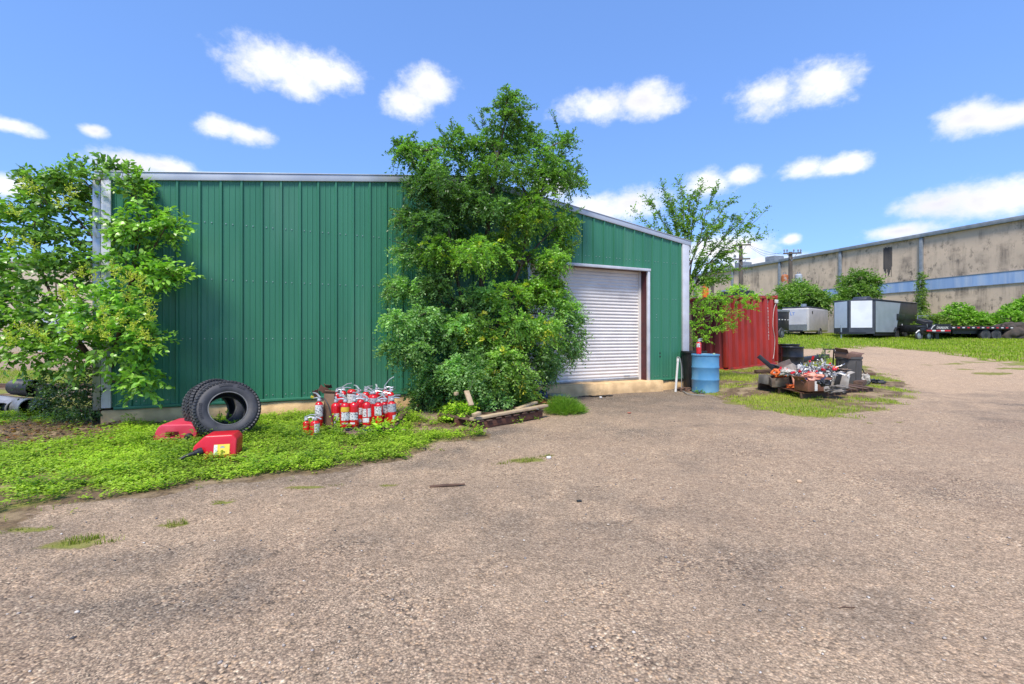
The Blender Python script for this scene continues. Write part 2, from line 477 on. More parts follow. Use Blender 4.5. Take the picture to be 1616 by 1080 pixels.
def ground_mat():
    m = bpy.data.materials.new('chip_seal_and_soil'); m.use_nodes = True
    nt = m.node_tree; N, Lk = nt.nodes.new, nt.links.new
    b = nt.nodes['Principled BSDF']; b.inputs['Roughness'].default_value = .92; b.inputs['Specular IOR Level'].default_value = .18
    tc = N('ShaderNodeTexCoord'); at = N('ShaderNodeAttribute'); at.attribute_name = 'Col'
    sp = N('ShaderNodeSeparateColor'); Lk(at.outputs['Color'], sp.inputs[0])
    P = tc.outputs['Object']
    def noise(s, d=6, r=.55):
        n = N('ShaderNodeTexNoise'); n.inputs['Scale'].default_value = s; n.inputs['Detail'].default_value = d
        n.inputs['Roughness'].default_value = r; Lk(P, n.inputs['Vector']); return n.outputs['Fac']
    def ramp(v, st):
        r = N('ShaderNodeValToRGB'); Lk(v, r.inputs[0]); e = r.color_ramp.elements
        e[0].position, e[0].color = st[0][0], (*st[0][1], 1); e[1].position, e[1].color = st[-1][0], (*st[-1][1], 1)
        for p, c in st[1:-1]: k = e.new(p); k.color = (*c, 1)
        return r.outputs[0]
    def mix(f, A, B, blend='MIX'):
        x = N('ShaderNodeMix'); x.data_type = 'RGBA'; x.blend_type = blend
        for s_, v in (('Factor', f), ('A', A), ('B', B)):
            if isinstance(v, tuple): x.inputs[s_].default_value = (*v, 1)
            elif isinstance(v, float): x.inputs[s_].default_value = v
            else: Lk(v, x.inputs[s_])
        return x.outputs['Result']
    def mr(v, a, c, d=0.0, e=1.0):
        r = N('ShaderNodeMapRange'); r.inputs['From Min'].default_value = a; r.inputs['From Max'].default_value = c
        r.inputs['To Min'].default_value = d; r.inputs['To Max'].default_value = e; Lk(v, r.inputs['Value']); return r.outputs[0]
    def mth(op, a, c):
        n = N('ShaderNodeMath'); n.operation = op
        for i, v in enumerate((a, c)):
            if isinstance(v, (int, float)): n.inputs[i].default_value = v
            else: Lk(v, n.inputs[i])
        return n.outputs[0]
    vor = N('ShaderNodeTexVoronoi'); vor.inputs['Scale'].default_value = 78; Lk(P, vor.inputs['Vector']); vor.inputs['Randomness'].default_value = 1
    vo2 = N('ShaderNodeTexVoronoi'); vo2.inputs['Scale'].default_value = 150; Lk(P, vo2.inputs['Vector'])
    sv = N('ShaderNodeSeparateColor'); Lk(vor.outputs['Color'], sv.inputs[0])
    s2 = N('ShaderNodeSeparateColor'); Lk(vo2.outputs['Color'], s2.inputs[0])
    stone = ramp(sv.outputs[0], [(0.0, (.07, .06, .055)), (.2, (.27, .20, .16)), (.5, (.50, .385, .31)), (.72, (.59, .455, .355)), (.88, (.64, .45, .31)), (1, (.80, .70, .58))])
    fine = ramp(s2.outputs[1], [(0, (.09, .078, .07)), (.4, (.40, .305, .245)), (.8, (.55, .425, .335)), (1, (.70, .58, .47))])
    c = mix(mr(noise(3.1, 4), .40, .62), stone, fine)
    gap = mr(vor.outputs['Distance'], .30, .72, 0, 1)
    c = mix(mth('MULTIPLY', gap, .5), c, (.075, .065, .06))
    # broad wear, tar-dark and dusty areas
    c = mix(mr(noise(.9, 8, .62), .38, .66, .0, .38), c, (.25, .18, .145))
    c = mix(mth('MULTIPLY', sp.outputs[2], .88), c, mix(mr(sv.outputs[1], .55, .95), (.052, .049, .052), (.30, .27, .25)))
    c = mix(mth('MULTIPLY', at.outputs['Alpha'], .62), c, mix(mr(noise(40, 5), .3, .7), (.60, .45, .34), (.44, .33, .25)))
    # grain that holds at every distance, then the overall brown cast
    gr_ = mr(noise(34, 12, .82), .34, .66, .55, 1.42)
    c = mix(1.0, c, gr_, 'MULTIPLY')
    gr2 = mr(noise(9, 10, .75), .36, .64, .84, 1.14)
    c = mix(1.0, c, gr2, 'MULTIPLY')
    c = mix(1.0, c, (.985, .925, .785), 'MULTIPLY')
    # soil, leaf mould, short green
    so = mix(mr(noise(22, 8), .36, .64), (.20, .135, .075), (.085, .058, .036))
    so = mix(mr(noise(3.3, 5), .50, .64), so, (.30, .22, .13))
    gr = mix(mr(noise(55, 5), .35, .65), (.15, .20, .025), (.27, .29, .045))
    gr = mix(mr(noise(2.1, 5), .45, .68), gr, (.24, .22, .06))
    so = mix(mth('MULTIPLY', sp.outputs[1], .85), so, gr)
    edge = mr(mth('ADD', sp.outputs[0], mth('MULTIPLY', mth('SUBTRACT', noise(26, 7), .5), .8)), .36, .62)
    c = mix(edge, c, so)
    Lk(c, b.inputs['Base Color'])
    h = mth('ADD', mth('MULTIPLY', mth('SUBTRACT', 1.0, vor.outputs['Distance']), mth('SUBTRACT', 1.0, mth('MULTIPLY', edge, .7))), mth('MULTIPLY', s2.outputs[0], .25))
    bp = N('ShaderNodeBump'); bp.inputs['Strength'].default_value = .75; bp.inputs['Distance'].default_value = .009
    Lk(h, bp.inputs['Height']); Lk(bp.outputs[0], b.inputs['Normal'])
    return m
GM = ground_mat()
qs = soil.reshape(-1)[quads].mean(1) > .5
for nm, sel in (('ground', qs), ('gravel_lot', ~qs)):
    q = quads[sel]; u, inv = np.unique(q, return_inverse=True)
    o = link(nm, np_mesh(nm, V[u], inv.reshape(-1, 4), GM, cols[u], smooth=True)); tag(o, kind='structure')

# ------------------------------------------------------------------ low plants: nobody could count these
def scatter(poly, n, dens=None, pad=0.0):
    a = np.array(poly); lo, hi = a.min(0), a.max(0)
    q = rng.uniform(lo, hi, (n, 2)); X, Y = q[:, 0], q[:, 1]
    k = sdf(poly, X, Y) > -pad
    if dens is not None: k &= rng.random(n) < dens(X, Y)
    return X[k], Y[k]

def gz(X, Y):
    return terrain(X, Y)

WEED_LEAF = leaf_mat('weed_leaf', .5, .42)
GRASS_LEAF = leaf_mat('grass_blade', .55, .42)
def weeds(name, X, Y, hgt, leaf, per, c_lo, c_hi, seed=0):
    """low broad-leaved ground cover: each plant a few stems of small leaves"""
    n = len(X); H = hgt * rng.uniform(.4, 1.35, n) * (.15 + 1.7 * fbm(X * 2.6, Y * 2.6, 71 + seed))
    pi = np.repeat(np.arange(n), per); m = len(pi)
    t = rng.uniform(.12, 1, m) ** .8; az = rng.uniform(0, 2 * np.pi, m); spread = leaf * rng.uniform(.2, 1.2, m)
    P = np.stack([X[pi] + np.cos(az) * spread, Y[pi] + np.sin(az) * spread, gz(X[pi], Y[pi]) + H[pi] * t], 1)
    az2 = az + rng.normal(0, .7, m)
    D = np.stack([np.cos(az2), np.sin(az2), rng.uniform(-.2, .45, m)], 1)
    Nn = np.stack([rng.normal(0, .22, m), rng.normal(0, .22, m) - .15, np.ones(m)], 1)
    L = leaf * rng.uniform(.6, 1.3, m); W = L * rng.uniform(.5, .75, m)
    Vv, F = diamond_arrays(P, D, Nn, L, W, .18)
    f = np.clip(.25 + .6 * t + rng.normal(0, .2, m) + 1.2 * (fbm(X[pi] * 1.5, Y[pi] * 1.5, 91) - .5), 0, 1)[:, None]
    C = np.array(c_lo) * (1 - f) + np.array(c_hi) * f
    C *= rng.uniform(.75, 1.2, (m, 1))
    o = link(name, np_mesh(name, Vv, F, WEED_LEAF, np.repeat(C, 4, 0))); return o

def grass(name, X, Y, hgt, wid, c_lo, c_hi, dry=.12, lean=.55):
    n = len(X); az = rng.uniform(0, 2 * np.pi, n); L = hgt * rng.uniform(.45, 1.3, n); ln = rng.uniform(.1, lean, n) * L
    Z = gz(X, Y) - .01
    B = np.stack([X, Y, Z], 1); S = np.stack([-np.sin(az), np.cos(az), 0 * az], 1) * (wid * rng.uniform(.6, 1.3, n))[:, None]
    d = np.stack([np.cos(az), np.sin(az), 0 * az], 1)
    Mid = B + d * (ln * .35)[:, None] + np.array([0, 0, 1]) * (L * .6)[:, None]
    T = B + d * ln[:, None] + np.array([0, 0, 1]) * (L * (1 - .25 * ln / L))[:, None]
    Vv = np.stack([B - S, B + S, Mid + S * .7, Mid - S * .7, T], 1).reshape(-1, 3)
    k = np.arange(n)[:, None] * 5
    F = np.stack([k + [0, 1, 2], k + [0, 2, 3], k + [3, 2, 4]], 1).reshape(-1, 3)
    f = np.clip(rng.normal(.5, .28, n) + 1.0 * (fbm(X * .9, Y * .9, 15) - .5), 0, 1)[:, None]
    C = np.array(c_lo) * (1 - f) + np.array(c_hi) * f
    C = np.where((rng.random(n) < dry)[:, None], np.array([.30, .25, .10]), C)
    return link(name, np_mesh(name, Vv, F, GRASS_LEAF, np.repeat(C, 5, 0)))

def weed_density(X, Y):
    d = sstep(.34, .50, fbm(X * 1.6, Y * 1.6, 21) + .06 + .25 * (fbm(X * 6, Y * 6, 23) - .5))
    d = d * (1 - .96 * litter_mask(X, Y))
    d = d * sstep(-.02, .22, sdf(WEED_POLY, X, Y) + (fbm(X * 2.2, Y * 2.2, 5) - .5) * .8 + (fbm(X * 5, Y * 5, 9) - .5) * .3)
    return d * np.where(X < -6.6, .75, 1)
front_weed_poly = [p for p in WEED_POLY if p[0] > -11] + [(-11, 8.6), (-11, 4)]
hull = gpx([(-330, 930), (0, 836), (60, 818), (130, 797), (230, 779), (330, 762), (430, 750), (520, 744), (640, 729), (700, 706), (768, 690), (740, 672)]) + \
       [(0.0, 9.6), (-6.3, 6.9), (-6.9, 8.0), (-9.5, 8.3), (-9.5, 4.6)]
def off_wall(X, Y):
    return ((X - WA.x) * WNRM.x + (Y - WA.y) * WNRM.y > .06) | (X < WA.x - .1)
X, Y = scatter(hull, 40000, lambda a, b: weed_density(a, b) * off_wall(a, b))
tag(weeds('weeds', X, Y, .075, .030, 11, (.11, .19, .018), (.43, .60, .045)),
    'bright green low weeds spreading in front of the green metal wall', 'weeds', kind='stuff')
X, Y = scatter(hull, 16000, lambda a, b: weed_density(a, b) * off_wall(a, b) * sstep(.54, .66, fbm(a * 1.9, b * 1.9, 131)) * .5)
tag(weeds('weeds', X, Y, .15, .042, 12, (.09, .17, .018), (.30, .46, .035), 3), 'taller clumps of green weeds rising out of the low weed bed', 'weeds', kind='stuff')
X, Y = scatter(hull, 14000, lambda a, b: sstep(-.25, .05, sdf(WEED_POLY, a, b)) * off_wall(a, b) * .45 * (1 - .8 * litter_mask(a, b)))
tag(grass('grass', X, Y, .055, .0035, (.14, .17, .03), (.30, .36, .06), .3), 'thin short grass growing among the low weeds by the wall', 'grass', kind='stuff')

X, Y = scatter(PILE_POLY, 95000, lambda a, b: sstep(.34, .56, fbm(a * 1.3, b * 1.3, 33)) * sstep(-.25, .25, sdf(PILE_POLY, a, b) + (fbm(a * 2.2, b * 2.2, 5) - .5)), .3)
tag(grass('grass', X, Y, .055, .0055, (.20, .30, .02), (.50, .56, .04), .14), 'patchy yellow green grass round the scrap heap beside the container', 'grass', kind='stuff')

lawn_near = gpx([(1225, 551), (1290, 551), (1335, 551), (1375, 547), (1430, 552), (1490, 558), (1560, 569), (1616, 573), (1680, 580)]) + [(38, 26), (36, 34), (10, 34), (8, 27)]
X, Y = scatter(lawn_near, 90000, lambda a, b: sstep(-.5, .6, sdf(LAWN_POLY, a, b) + (fbm(a * 2.2, b * 2.2, 5) - .5) * 2.2), .4)
tag(grass('grass', X, Y, .11, .016, (.19, .30, .015), (.40, .50, .03), .08), 'bright green lawn strip in front of the parked trailers', 'grass', kind='stuff')
lawn_left = [(-8.4, 12.4), (-8.4, 18.6), (-26, 18.6), (-26, 12.4)]
X, Y = scatter(lawn_left, 16000)
tag(grass('grass', X, Y, .09, .008, (.22, .29, .02), (.42, .45, .05), .15), 'green grass strip behind the pipes at far left', 'grass', kind='stuff')
for k, (cx, cy, a, b) in enumerate(PATCHES[:9]):
    n = int(1200 * a * b * 9) + 40
    ctr = rng.normal(0, .5, (7, 2)); q = ctr[rng.integers(0, 7, n)] + rng.normal(0, .16, (n, 2)); X = cx + q[:, 0] * a; Y = cy + q[:, 1] * b + .35 * (X - cx)
    lab = ['small grass tuft in the gravel in front of the pallet', 'flat mossy grass patch at the weed edge near the red cans', 'tiny brown grass patch left of the stick',
           'tiny grass tuft in the gravel below the mossy patch', 'low grass tuft in the gravel near the lower left weeds', 'small weed tuft at the gravel edge near the left side',
           'ragged grass tuft at the far left gravel edge', 'small grass tuft on the gravel right of the scrap heap', 'tiny grass tuft on the gravel below the scrap heap'][k]
    tag(grass('grass_tuft', X, Y, .045 if k in (0, 4, 5) else .022, .0028, (.15, .18, .02), (.33, .38, .05), .3), lab, 'grass tuft', kind='stuff')

# stragglers creeping out of the weed edge
X, Y = scatter(hull, 30000, lambda a, b: .10 * sstep(-.5, .0, sdf(WEED_POLY, a, b)) * off_wall(a, b) * sstep(.45, .6, fbm(a * 3, b * 3, 8)), .5)
tag(weeds('weeds', X, Y, .035, .022, 7, (.13, .17, .02), (.42, .46, .05), 5), 'sparse small weeds fraying out from the weed bed onto the gravel', 'weeds', kind='stuff')
# loose stones on the lot, too many to count
def pebbles():
    n = 2600
    Y = 1.6 + rng.random(n) ** 1.5 * 11; X = (rng.random(n) * 2.3 - 1.15) * Y
    s_, _, _, _ = masks(X, Y); k = (s_ < .4) & ((X - WA.x) * WNRM.x + (Y - WA.y) * WNRM.y > .5)
    X, Y = X[k], Y[k]; n = len(X)
    o = np.array([(1, 0, 0), (-1, 0, 0), (0, 1, 0), (0, -1, 0), (0, 0, 1), (0, 0, -1), (.6, .6, .5), (-.6, .6, .45), (.6, -.6, .5), (-.6, -.6, .5)], float)
    tri = np.array([(6, 0, 2), (6, 2, 4), (6, 4, 0), (7, 2, 1), (7, 1, 4), (7, 4, 2), (8, 3, 0), (8, 0, 4), (8, 4, 3), (9, 1, 3), (9, 3, 4), (9, 4, 1), (5, 2, 0), (5, 1, 2), (5, 3, 1), (5, 0, 3)])
    r = .0035 + .0095 * rng.random(n) ** 4
    az = rng.uniform(0, 6.28, n); ca, sa = np.cos(az), np.sin(az)
    q = o[None] * rng.uniform(.7, 1.25, (n, 10, 1)) * r[:, None, None] * np.array([1, .75, .6])
    q = np.stack([q[..., 0] * ca[:, None] - q[..., 1] * sa[:, None], q[..., 0] * sa[:, None] + q[..., 1] * ca[:, None], q[..., 2]], -1)
    q += np.stack([X, Y, gz(X, Y) + r * .3], 1)[:, None]
    F = (tri[None] + 10 * np.arange(n)[:, None, None]).reshape(-1, 3)
    pal = np.array([(.36, .31, .27), (.46, .38, .29), (.20, .185, .18), (.55, .50, .44), (.42, .27, .16), (.08, .075, .075)])
    C = pal[rng.choice(6, n, p=[.32, .2, .24, .1, .05, .09])]
    m = bpy.data.materials.new('loose_stone'); m.use_nodes = True; b = m.node_tree.nodes['Principled BSDF']
    a = m.node_tree.nodes.new('ShaderNodeAttribute'); a.attribute_name = 'Col'; b.inputs['Roughness'].default_value = .85
    m.node_tree.links.new(a.outputs['Color'], b.inputs['Base Color'])
    return tag(link('loose_gravel', np_mesh('loose_gravel', q.reshape(-1, 3), F, m, np.repeat(C, 10, 0))),
               'loose small stones strewn over the gravel lot', 'gravel', kind='stuff')
pebbles()

# fallen leaves on the litter patch under the left tree
def litter():
    n = 1400
    X = LITTER[0] + rng.normal(-.2, 1.0, n); Y = LITTER[1] + rng.normal(.05, .62, n)
    X[1000:] = rng.uniform(-8, -1, 400); Y[1000:] = rng.uniform(4.5, 7.2, 400)
    k = sdf(WEED_POLY, X, Y) > .1; X, Y = X[k], Y[k]; n = len(X)
    P = np.stack([X, Y, gz(X, Y) + rng.uniform(.01, .05, n)], 1); az = rng.uniform(0, 6.28, n)
    D = np.stack([np.cos(az), np.sin(az), rng.normal(0, .2, n)], 1); Nn = np.stack([rng.normal(0, .4, n), rng.normal(0, .4, n), np.ones(n)], 1)
    L = rng.uniform(.04, .08, n)
    Vv, F = leaf_arrays(P, D, Nn, L, L * .5, .2, .1)
    pal = np.array([(.16, .09, .045), (.09, .055, .03), (.30, .13, .04), (.42, .20, .05), (.25, .17, .09), (.05, .035, .025)])
    C = pal[rng.choice(6, n, p=[.3, .25, .12, .06, .15, .12])]
    tag(link('fallen_leaves', np_mesh('fallen_leaves', Vv, F, WEED_LEAF, np.repeat(C, 6, 0))), 'brown and orange fallen leaves under the left tree', 'leaves', kind='stuff')
litter()
# ================================================================== GREEN METAL BUILDING
ZF, ZE, ZR = .28, 3.92, 4.74           # floor, eave and ridge heights
BD = 15.0
green_paint = mat('green_panel_paint', (.031, .158, .088), (.040, .190, .110), 1.3, .42, 0, .12, 30, stretch=(1, 1, .25), c3=(.07, .205, .135), scale3=1.1, lo3=.50, hi3=.75, spec=.45)
trim_white = mat('white_trim_paint', (.62, .63, .66), (.50, .51, .54), 3, .45, .1, .05)
trim_grey = mat('grey_rake_trim', (.40, .43, .47), (.48, .51, .55), 2, .4, .25, .05)
concrete = mat('tan_concrete', (.72, .49, .25), (.54, .36, .18), 5, .9, 0, .5, 30, c3=(.16, .115, .07), scale3=2.2, lo3=.56, hi3=.74)
maroon = mat('maroon_primer', (.085, .018, .020), (.06, .014, .016), 6, .5, 0, .1)
door_white = mat('door_curtain_white', (.74, .70, .66), (.66, .62, .585), 2, .75, 0, .04, c3=(.40, .37, .36), scale3=1.3, lo3=.6, hi3=.85, spec=.2)
dark_in = mat('dark_interior', (.03, .03, .032), (.02, .02, .022), 4, .8)
galv = mat('galvanised_steel', (.42, .44, .46), (.33, .35, .37), 8, .38, .7)
screw_m = mat('screw_head', (.36, .46, .41), (.26, .33, .30), 20, .4, .5)

bld = thing('metal_building', 'green ribbed metal shed with white roll-up door and low gable roof', 'building', (WA.x, WA.y, 0), WANG)
def roof_z(s):
    t = s / WLEN
    return ZE + (ZR - ZE) * (1 - abs(2 * t - 1))
def s_of_px(x):
    k = (x - 808) / FPX                     # WA + WDIR*s on the ray X = k*Y
    return (k * WA.y - WA.x) / (WDIR.x - k * WDIR.y)
D0, D1, DZ = s_of_px(836), s_of_px(1018), 3.05
pitch = WLEN / 40
def prof_pts():
    """(s, out) outline of one rib pitch, rib at the left"""
    p = pitch
    return [(0.0, 0), (.014, .030), (.044, .030), (.058, 0), (.13, 0), (.138, .006), (.150, .006), (.158, 0),
            (.215, 0), (.223, .006), (.235, .006), (.243, 0)]
NP = 14
for k in range(NP):
    r0, r1 = k * 3, min(k * 3 + 3, 40)
    if r0 >= 40: break
    pts = []
    for r in range(r0, r1):
        pts += [(r * pitch + a, o) for a, o in prof_pts()]
    pts.append((r1 * pitch, 0))
    extra = [s for s in (D0, D1, WLEN / 2) if pts[0][0] + .004 < s < pts[-1][0] - .004]
    for s in extra:
        for i in range(len(pts) - 1):
            if pts[i][0] < s < pts[i + 1][0]:
                t = (s - pts[i][0]) / (pts[i + 1][0] - pts[i][0])
                pts.insert(i + 1, (s, pts[i][1] + t * (pts[i + 1][1] - pts[i][1]))); break
    m = MB()
    for (a, oa), (b, ob) in zip(pts[:-1], pts[1:]):
        mid = (a + b) / 2
        zb = DZ if D0 - .001 < mid < D1 + .001 else ZF
        n = len(m.v)
        m.v += [(a, -.03 - oa, zb), (b, -.03 - ob, zb), (b, -.03 - ob, roof_z(b) - .03), (a, -.03 - oa, roof_z(a) - .03)]
        m.f.append((n, n + 1, n + 2, n + 3))
    me = bpy.data.meshes.new('wall_panel'); me.from_pydata(m.v, [], m.f)
    bm = bmesh.new(); bm.from_mesh(me); bmesh.ops.remove_doubles(bm, verts=bm.verts, dist=1e-4); bm.to_mesh(me); bm.free()
    me.materials.append(green_paint)
    link('wall_panel', me, bld)
# screw rows
m = MB()
for z in (.36, 1.35, 2.35, 3.3):
    for r in range(40):
        s = r * pitch + .10
        if D0 - .1 < s < D1 + .1 and z < DZ + .1: continue
        m.box((s, -.034, z), (.016, .012, .016)); m.box((s + .10, -.034, z), (.016, .012, .016))
for r in (36.5, 38.1):
    for dz in (0, .07, .14): m.box((r * pitch, -.034, 1.80 + dz), (.018, .012, .018))
m.build('screw_rows', screw_m, bld)['kind'] = 'stuff'
for s, z in ((36.9 * pitch, .86), (36.9 * pitch, .95)):
    m = MB(); m.tube([(s, -.036, z), (s, -.028, z)], .022, 10); m.build('vent_hole', dark_in, bld)
# hidden sides and back, roof, trims
m = MB(); m.bx(0.001, .03, .0, BD, ZF, ZE - .06); m.build('side_wall', green_paint, bld)
m = MB(); m.bx(WLEN - .03, WLEN - .001, .0, BD, ZF, ZE - .06); m.build('side_wall', green_paint, bld)
m = MB(); m.prism([(0, ZF), (WLEN, ZF), (WLEN, ZE - .06), (WLEN / 2, ZR - .06), (0, ZE - .06)], BD - .03, BD); m.build('back_wall', green_paint, bld)
for sgn in (0, 1):
    m = MB()
    n = 20
    x0, x1 = (-.10, WLEN / 2) if sgn == 0 else (WLEN / 2, WLEN + .10)
    e0, e1 = (x0, roof_z(0) - .013) if sgn == 0 else (x1, roof_z(0) - .013)
    th = .03
    p = [(x0, (ZE - .013 if sgn == 0 else ZR)), (x1, (ZR if sgn == 0 else ZE - .013))]
    m.prism([(p[0][0], p[0][1] - th), (p[1][0], p[1][1] - th), p[1], p[0]], -.02, BD + .05)
    m.build('roof_slope', galv, bld)
    m = MB()
    y0 = -.075
    z0, z1 = (ZE - .013, ZR) if sgn == 0 else (ZR, ZE - .013)
    m.prism([(x0, z0 - .115), (x1, z1 - .115), (x1, z1 + .018), (x0, z0 + .018)], y0, y0 + .05)
    m.prism([(x0, z0 + .004), (x1, z1 + .004), (x1, z1 + .022), (x0, z0 + .022)], y0 - .012, y0 + .20)
    m.build('rake_trim', trim_grey, bld, bevel=.004)
m = MB(); m.prism([(-.02, ZF + .0), (.10, ZF), (.10, ZE - .10), (-.02, ZE - .13)], -.085, -.028); m.build('corner_trim', trim_white, bld, bevel=.006)
m = MB(); m.prism([(WLEN - .20, ZF - .03), (WLEN + .02, ZF - .03), (WLEN + .02, ZE - .13), (WLEN - .20, ZE - .10)], -.085, -.028); m.build('corner_trim', trim_white, bld, bevel=.006)
m = MB(); m.prism([(-.13, .25), (-.03, .25), (-.03, ZE - .1), (-.13, ZE - .1)], -.06, .05); m.build('downspout', galv, bld, bevel=.01)
for q0, q1 in ((.13, D0 - .10), (D1 + .09, WLEN - .20)):
    m = MB(); m.bx(q0, q1, -.085, -.02, ZF - .035, ZF + .012); m.build('base_trim', green_paint, bld, bevel=.006)
# foundation, lumpy at the edge
def rough_block(x0, x1, y0, y1, z0, z1, amp, seed, step=.08):
    xs = np.arange(x0, x1 + step, step); xs[-1] = x1
    prof = [(y0, z0), (y0, z0 + (z1 - z0) * .35), (y0, z0 + (z1 - z0) * .7), (y0 + .004, z1 - .012), (y0 + .03, z1), (y1, z1)]
    P = np.array([[(x, y, z) for (y, z) in prof] for x in xs])
    nz = fbm(P[..., 0] * 5 + seed, P[..., 2] * 9, seed) - .5
    P[:, :4, 1] += nz[:, :4] * amp; P[:, 3:5, 2] += (fbm(P[:, 3:5, 0] * 3, P[:, 3:5, 1] * 4, seed + 3) - .5) * amp * .7
    k = len(prof); n = len(xs); i = np.arange(n * k).reshape(n, k)
    F = np.stack([i[:-1, :-1], i[1:, :-1], i[1:, 1:], i[:-1, 1:]], -1).reshape(-1, 4)
    return P.reshape(-1, 3), F
Vv, F = rough_block(-.03, WLEN + .03, -.055, 1.0, -.4, ZF - .04, .035, 4)
link('foundation', np_mesh('foundation', Vv, F, concrete), bld)
m = MB(); m.bx(-.02, WLEN + .02, 1.0, BD, -.4, ZF - .045); m.build('floor_slab', concrete, bld)
Vv, F = rough_block(D0 - .08, D1 + .42, -.20, .6, -.4, ZF - .015, .06, 9)
link('door_sill', np_mesh('door_sill', Vv, F, concrete), bld)
# roll-up door with its frame
m = MB(); m.bx(D0 - .14, D1 + .10, -.105, -.035, DZ - .02, DZ + .045); m.build('head_trim', trim_white, bld, bevel=.006)
for s in (D0 - .06, D1 + .05):
    m = MB(); m.bx(s - .035, s + .035, -.095, -.033, ZF - .03, DZ - .02); m.build('jamb_trim', trim_white, bld, bevel=.005)
for s0, s1 in ((D0 - .05, D0), (D1, D1 + .02)):
    m = MB(); m.bx(s0, s1, -.032, .24, ZF - .02, DZ); m.build('door_jamb', maroon, bld)
m = MB(); m.bx(D0, D1, -.03, .30, DZ, DZ + .05); m.build('door_header', maroon, bld)
door = MB(); ns = 34
zz = np.linspace(ZF - .005, DZ + .02, ns * 8 + 1)
dm = MB(); hs_ = (DZ - ZF + .025) / ns
for i, z in enumerate(zz):
    t = (i % 8) / 8
    y = .20 - .016 * (math.sin(math.pi * min(t / .8, 1)) if t < .8 else -.25)
    dm.v += [(D0 + .0, y, z), (D1 - .0, y, z)]
for i in range(len(zz) - 1): dm.f.append((2 * i, 2 * i + 1, 2 * i + 3, 2 * i + 2))
dr = dm.build('roller_door', door_white, bld, smooth=50)
m = MB(); m.bx(D0 + .02, D1 - .02, .165, .215, ZF - .012, ZF + .055); m.build('bottom_bar', galv, dr, bevel=.006)
for s in (D0 + .03, D1 - .03):
    m = MB(); m.bx(s - .03, s + .03, .15, .24, ZF - .01, DZ); m.build('guide_rail', door_white, dr)
m = MB(); m.box((D1 - .45, .15, ZF + .10), (.16, .02, .03)); m.build('lift_handle', galv, dr, bevel=.004)
m = MB(); m.bx(.1, WLEN - .1, .5, .52, ZF, ZE - .1); m.build('inner_liner', dark_in, bld)
def bl(s, out, z):
    """point in front of the wall"""
    return Vector((WA.x + WDIR.x * s + WNRM.x * out, WA.y + WDIR.y * s + WNRM.y * out, z))
# ================================================================== TREES AND PLANTS
bark_grey = mat('bark_grey_brown', (.115, .085, .062), (.055, .04, .03), 14, .9, 0, .7, 40, stretch=(1, 1, .3))
bark_red = mat('bark_red_brown', (.13, .07, .045), (.06, .035, .025), 12, .9, 0, .7, 40, stretch=(1, 1, .3))
twig_m = mat('twig_bark', (.08, .06, .04), (.05, .04, .028), 20, .9)
LEAF_A = leaf_mat('elm_leaf', .36, .40, .5)
LEAF_B = leaf_mat('privet_leaf', .30, .30, .55)
LEAF_C = leaf_mat('young_leaf', .45, .45, .4)
LEAF_D = leaf_mat('far_leaf', .5, .30, .4)

def bez(a, b, c, n=7):
    return [a * (1 - t) ** 2 + b * 2 * t * (1 - t) + c * t * t for t in [i / n for i in range(n + 1)]]

def sphere_dirs(n, r):
    v = r.normal(0, 1, (n, 3)); return unit(v)

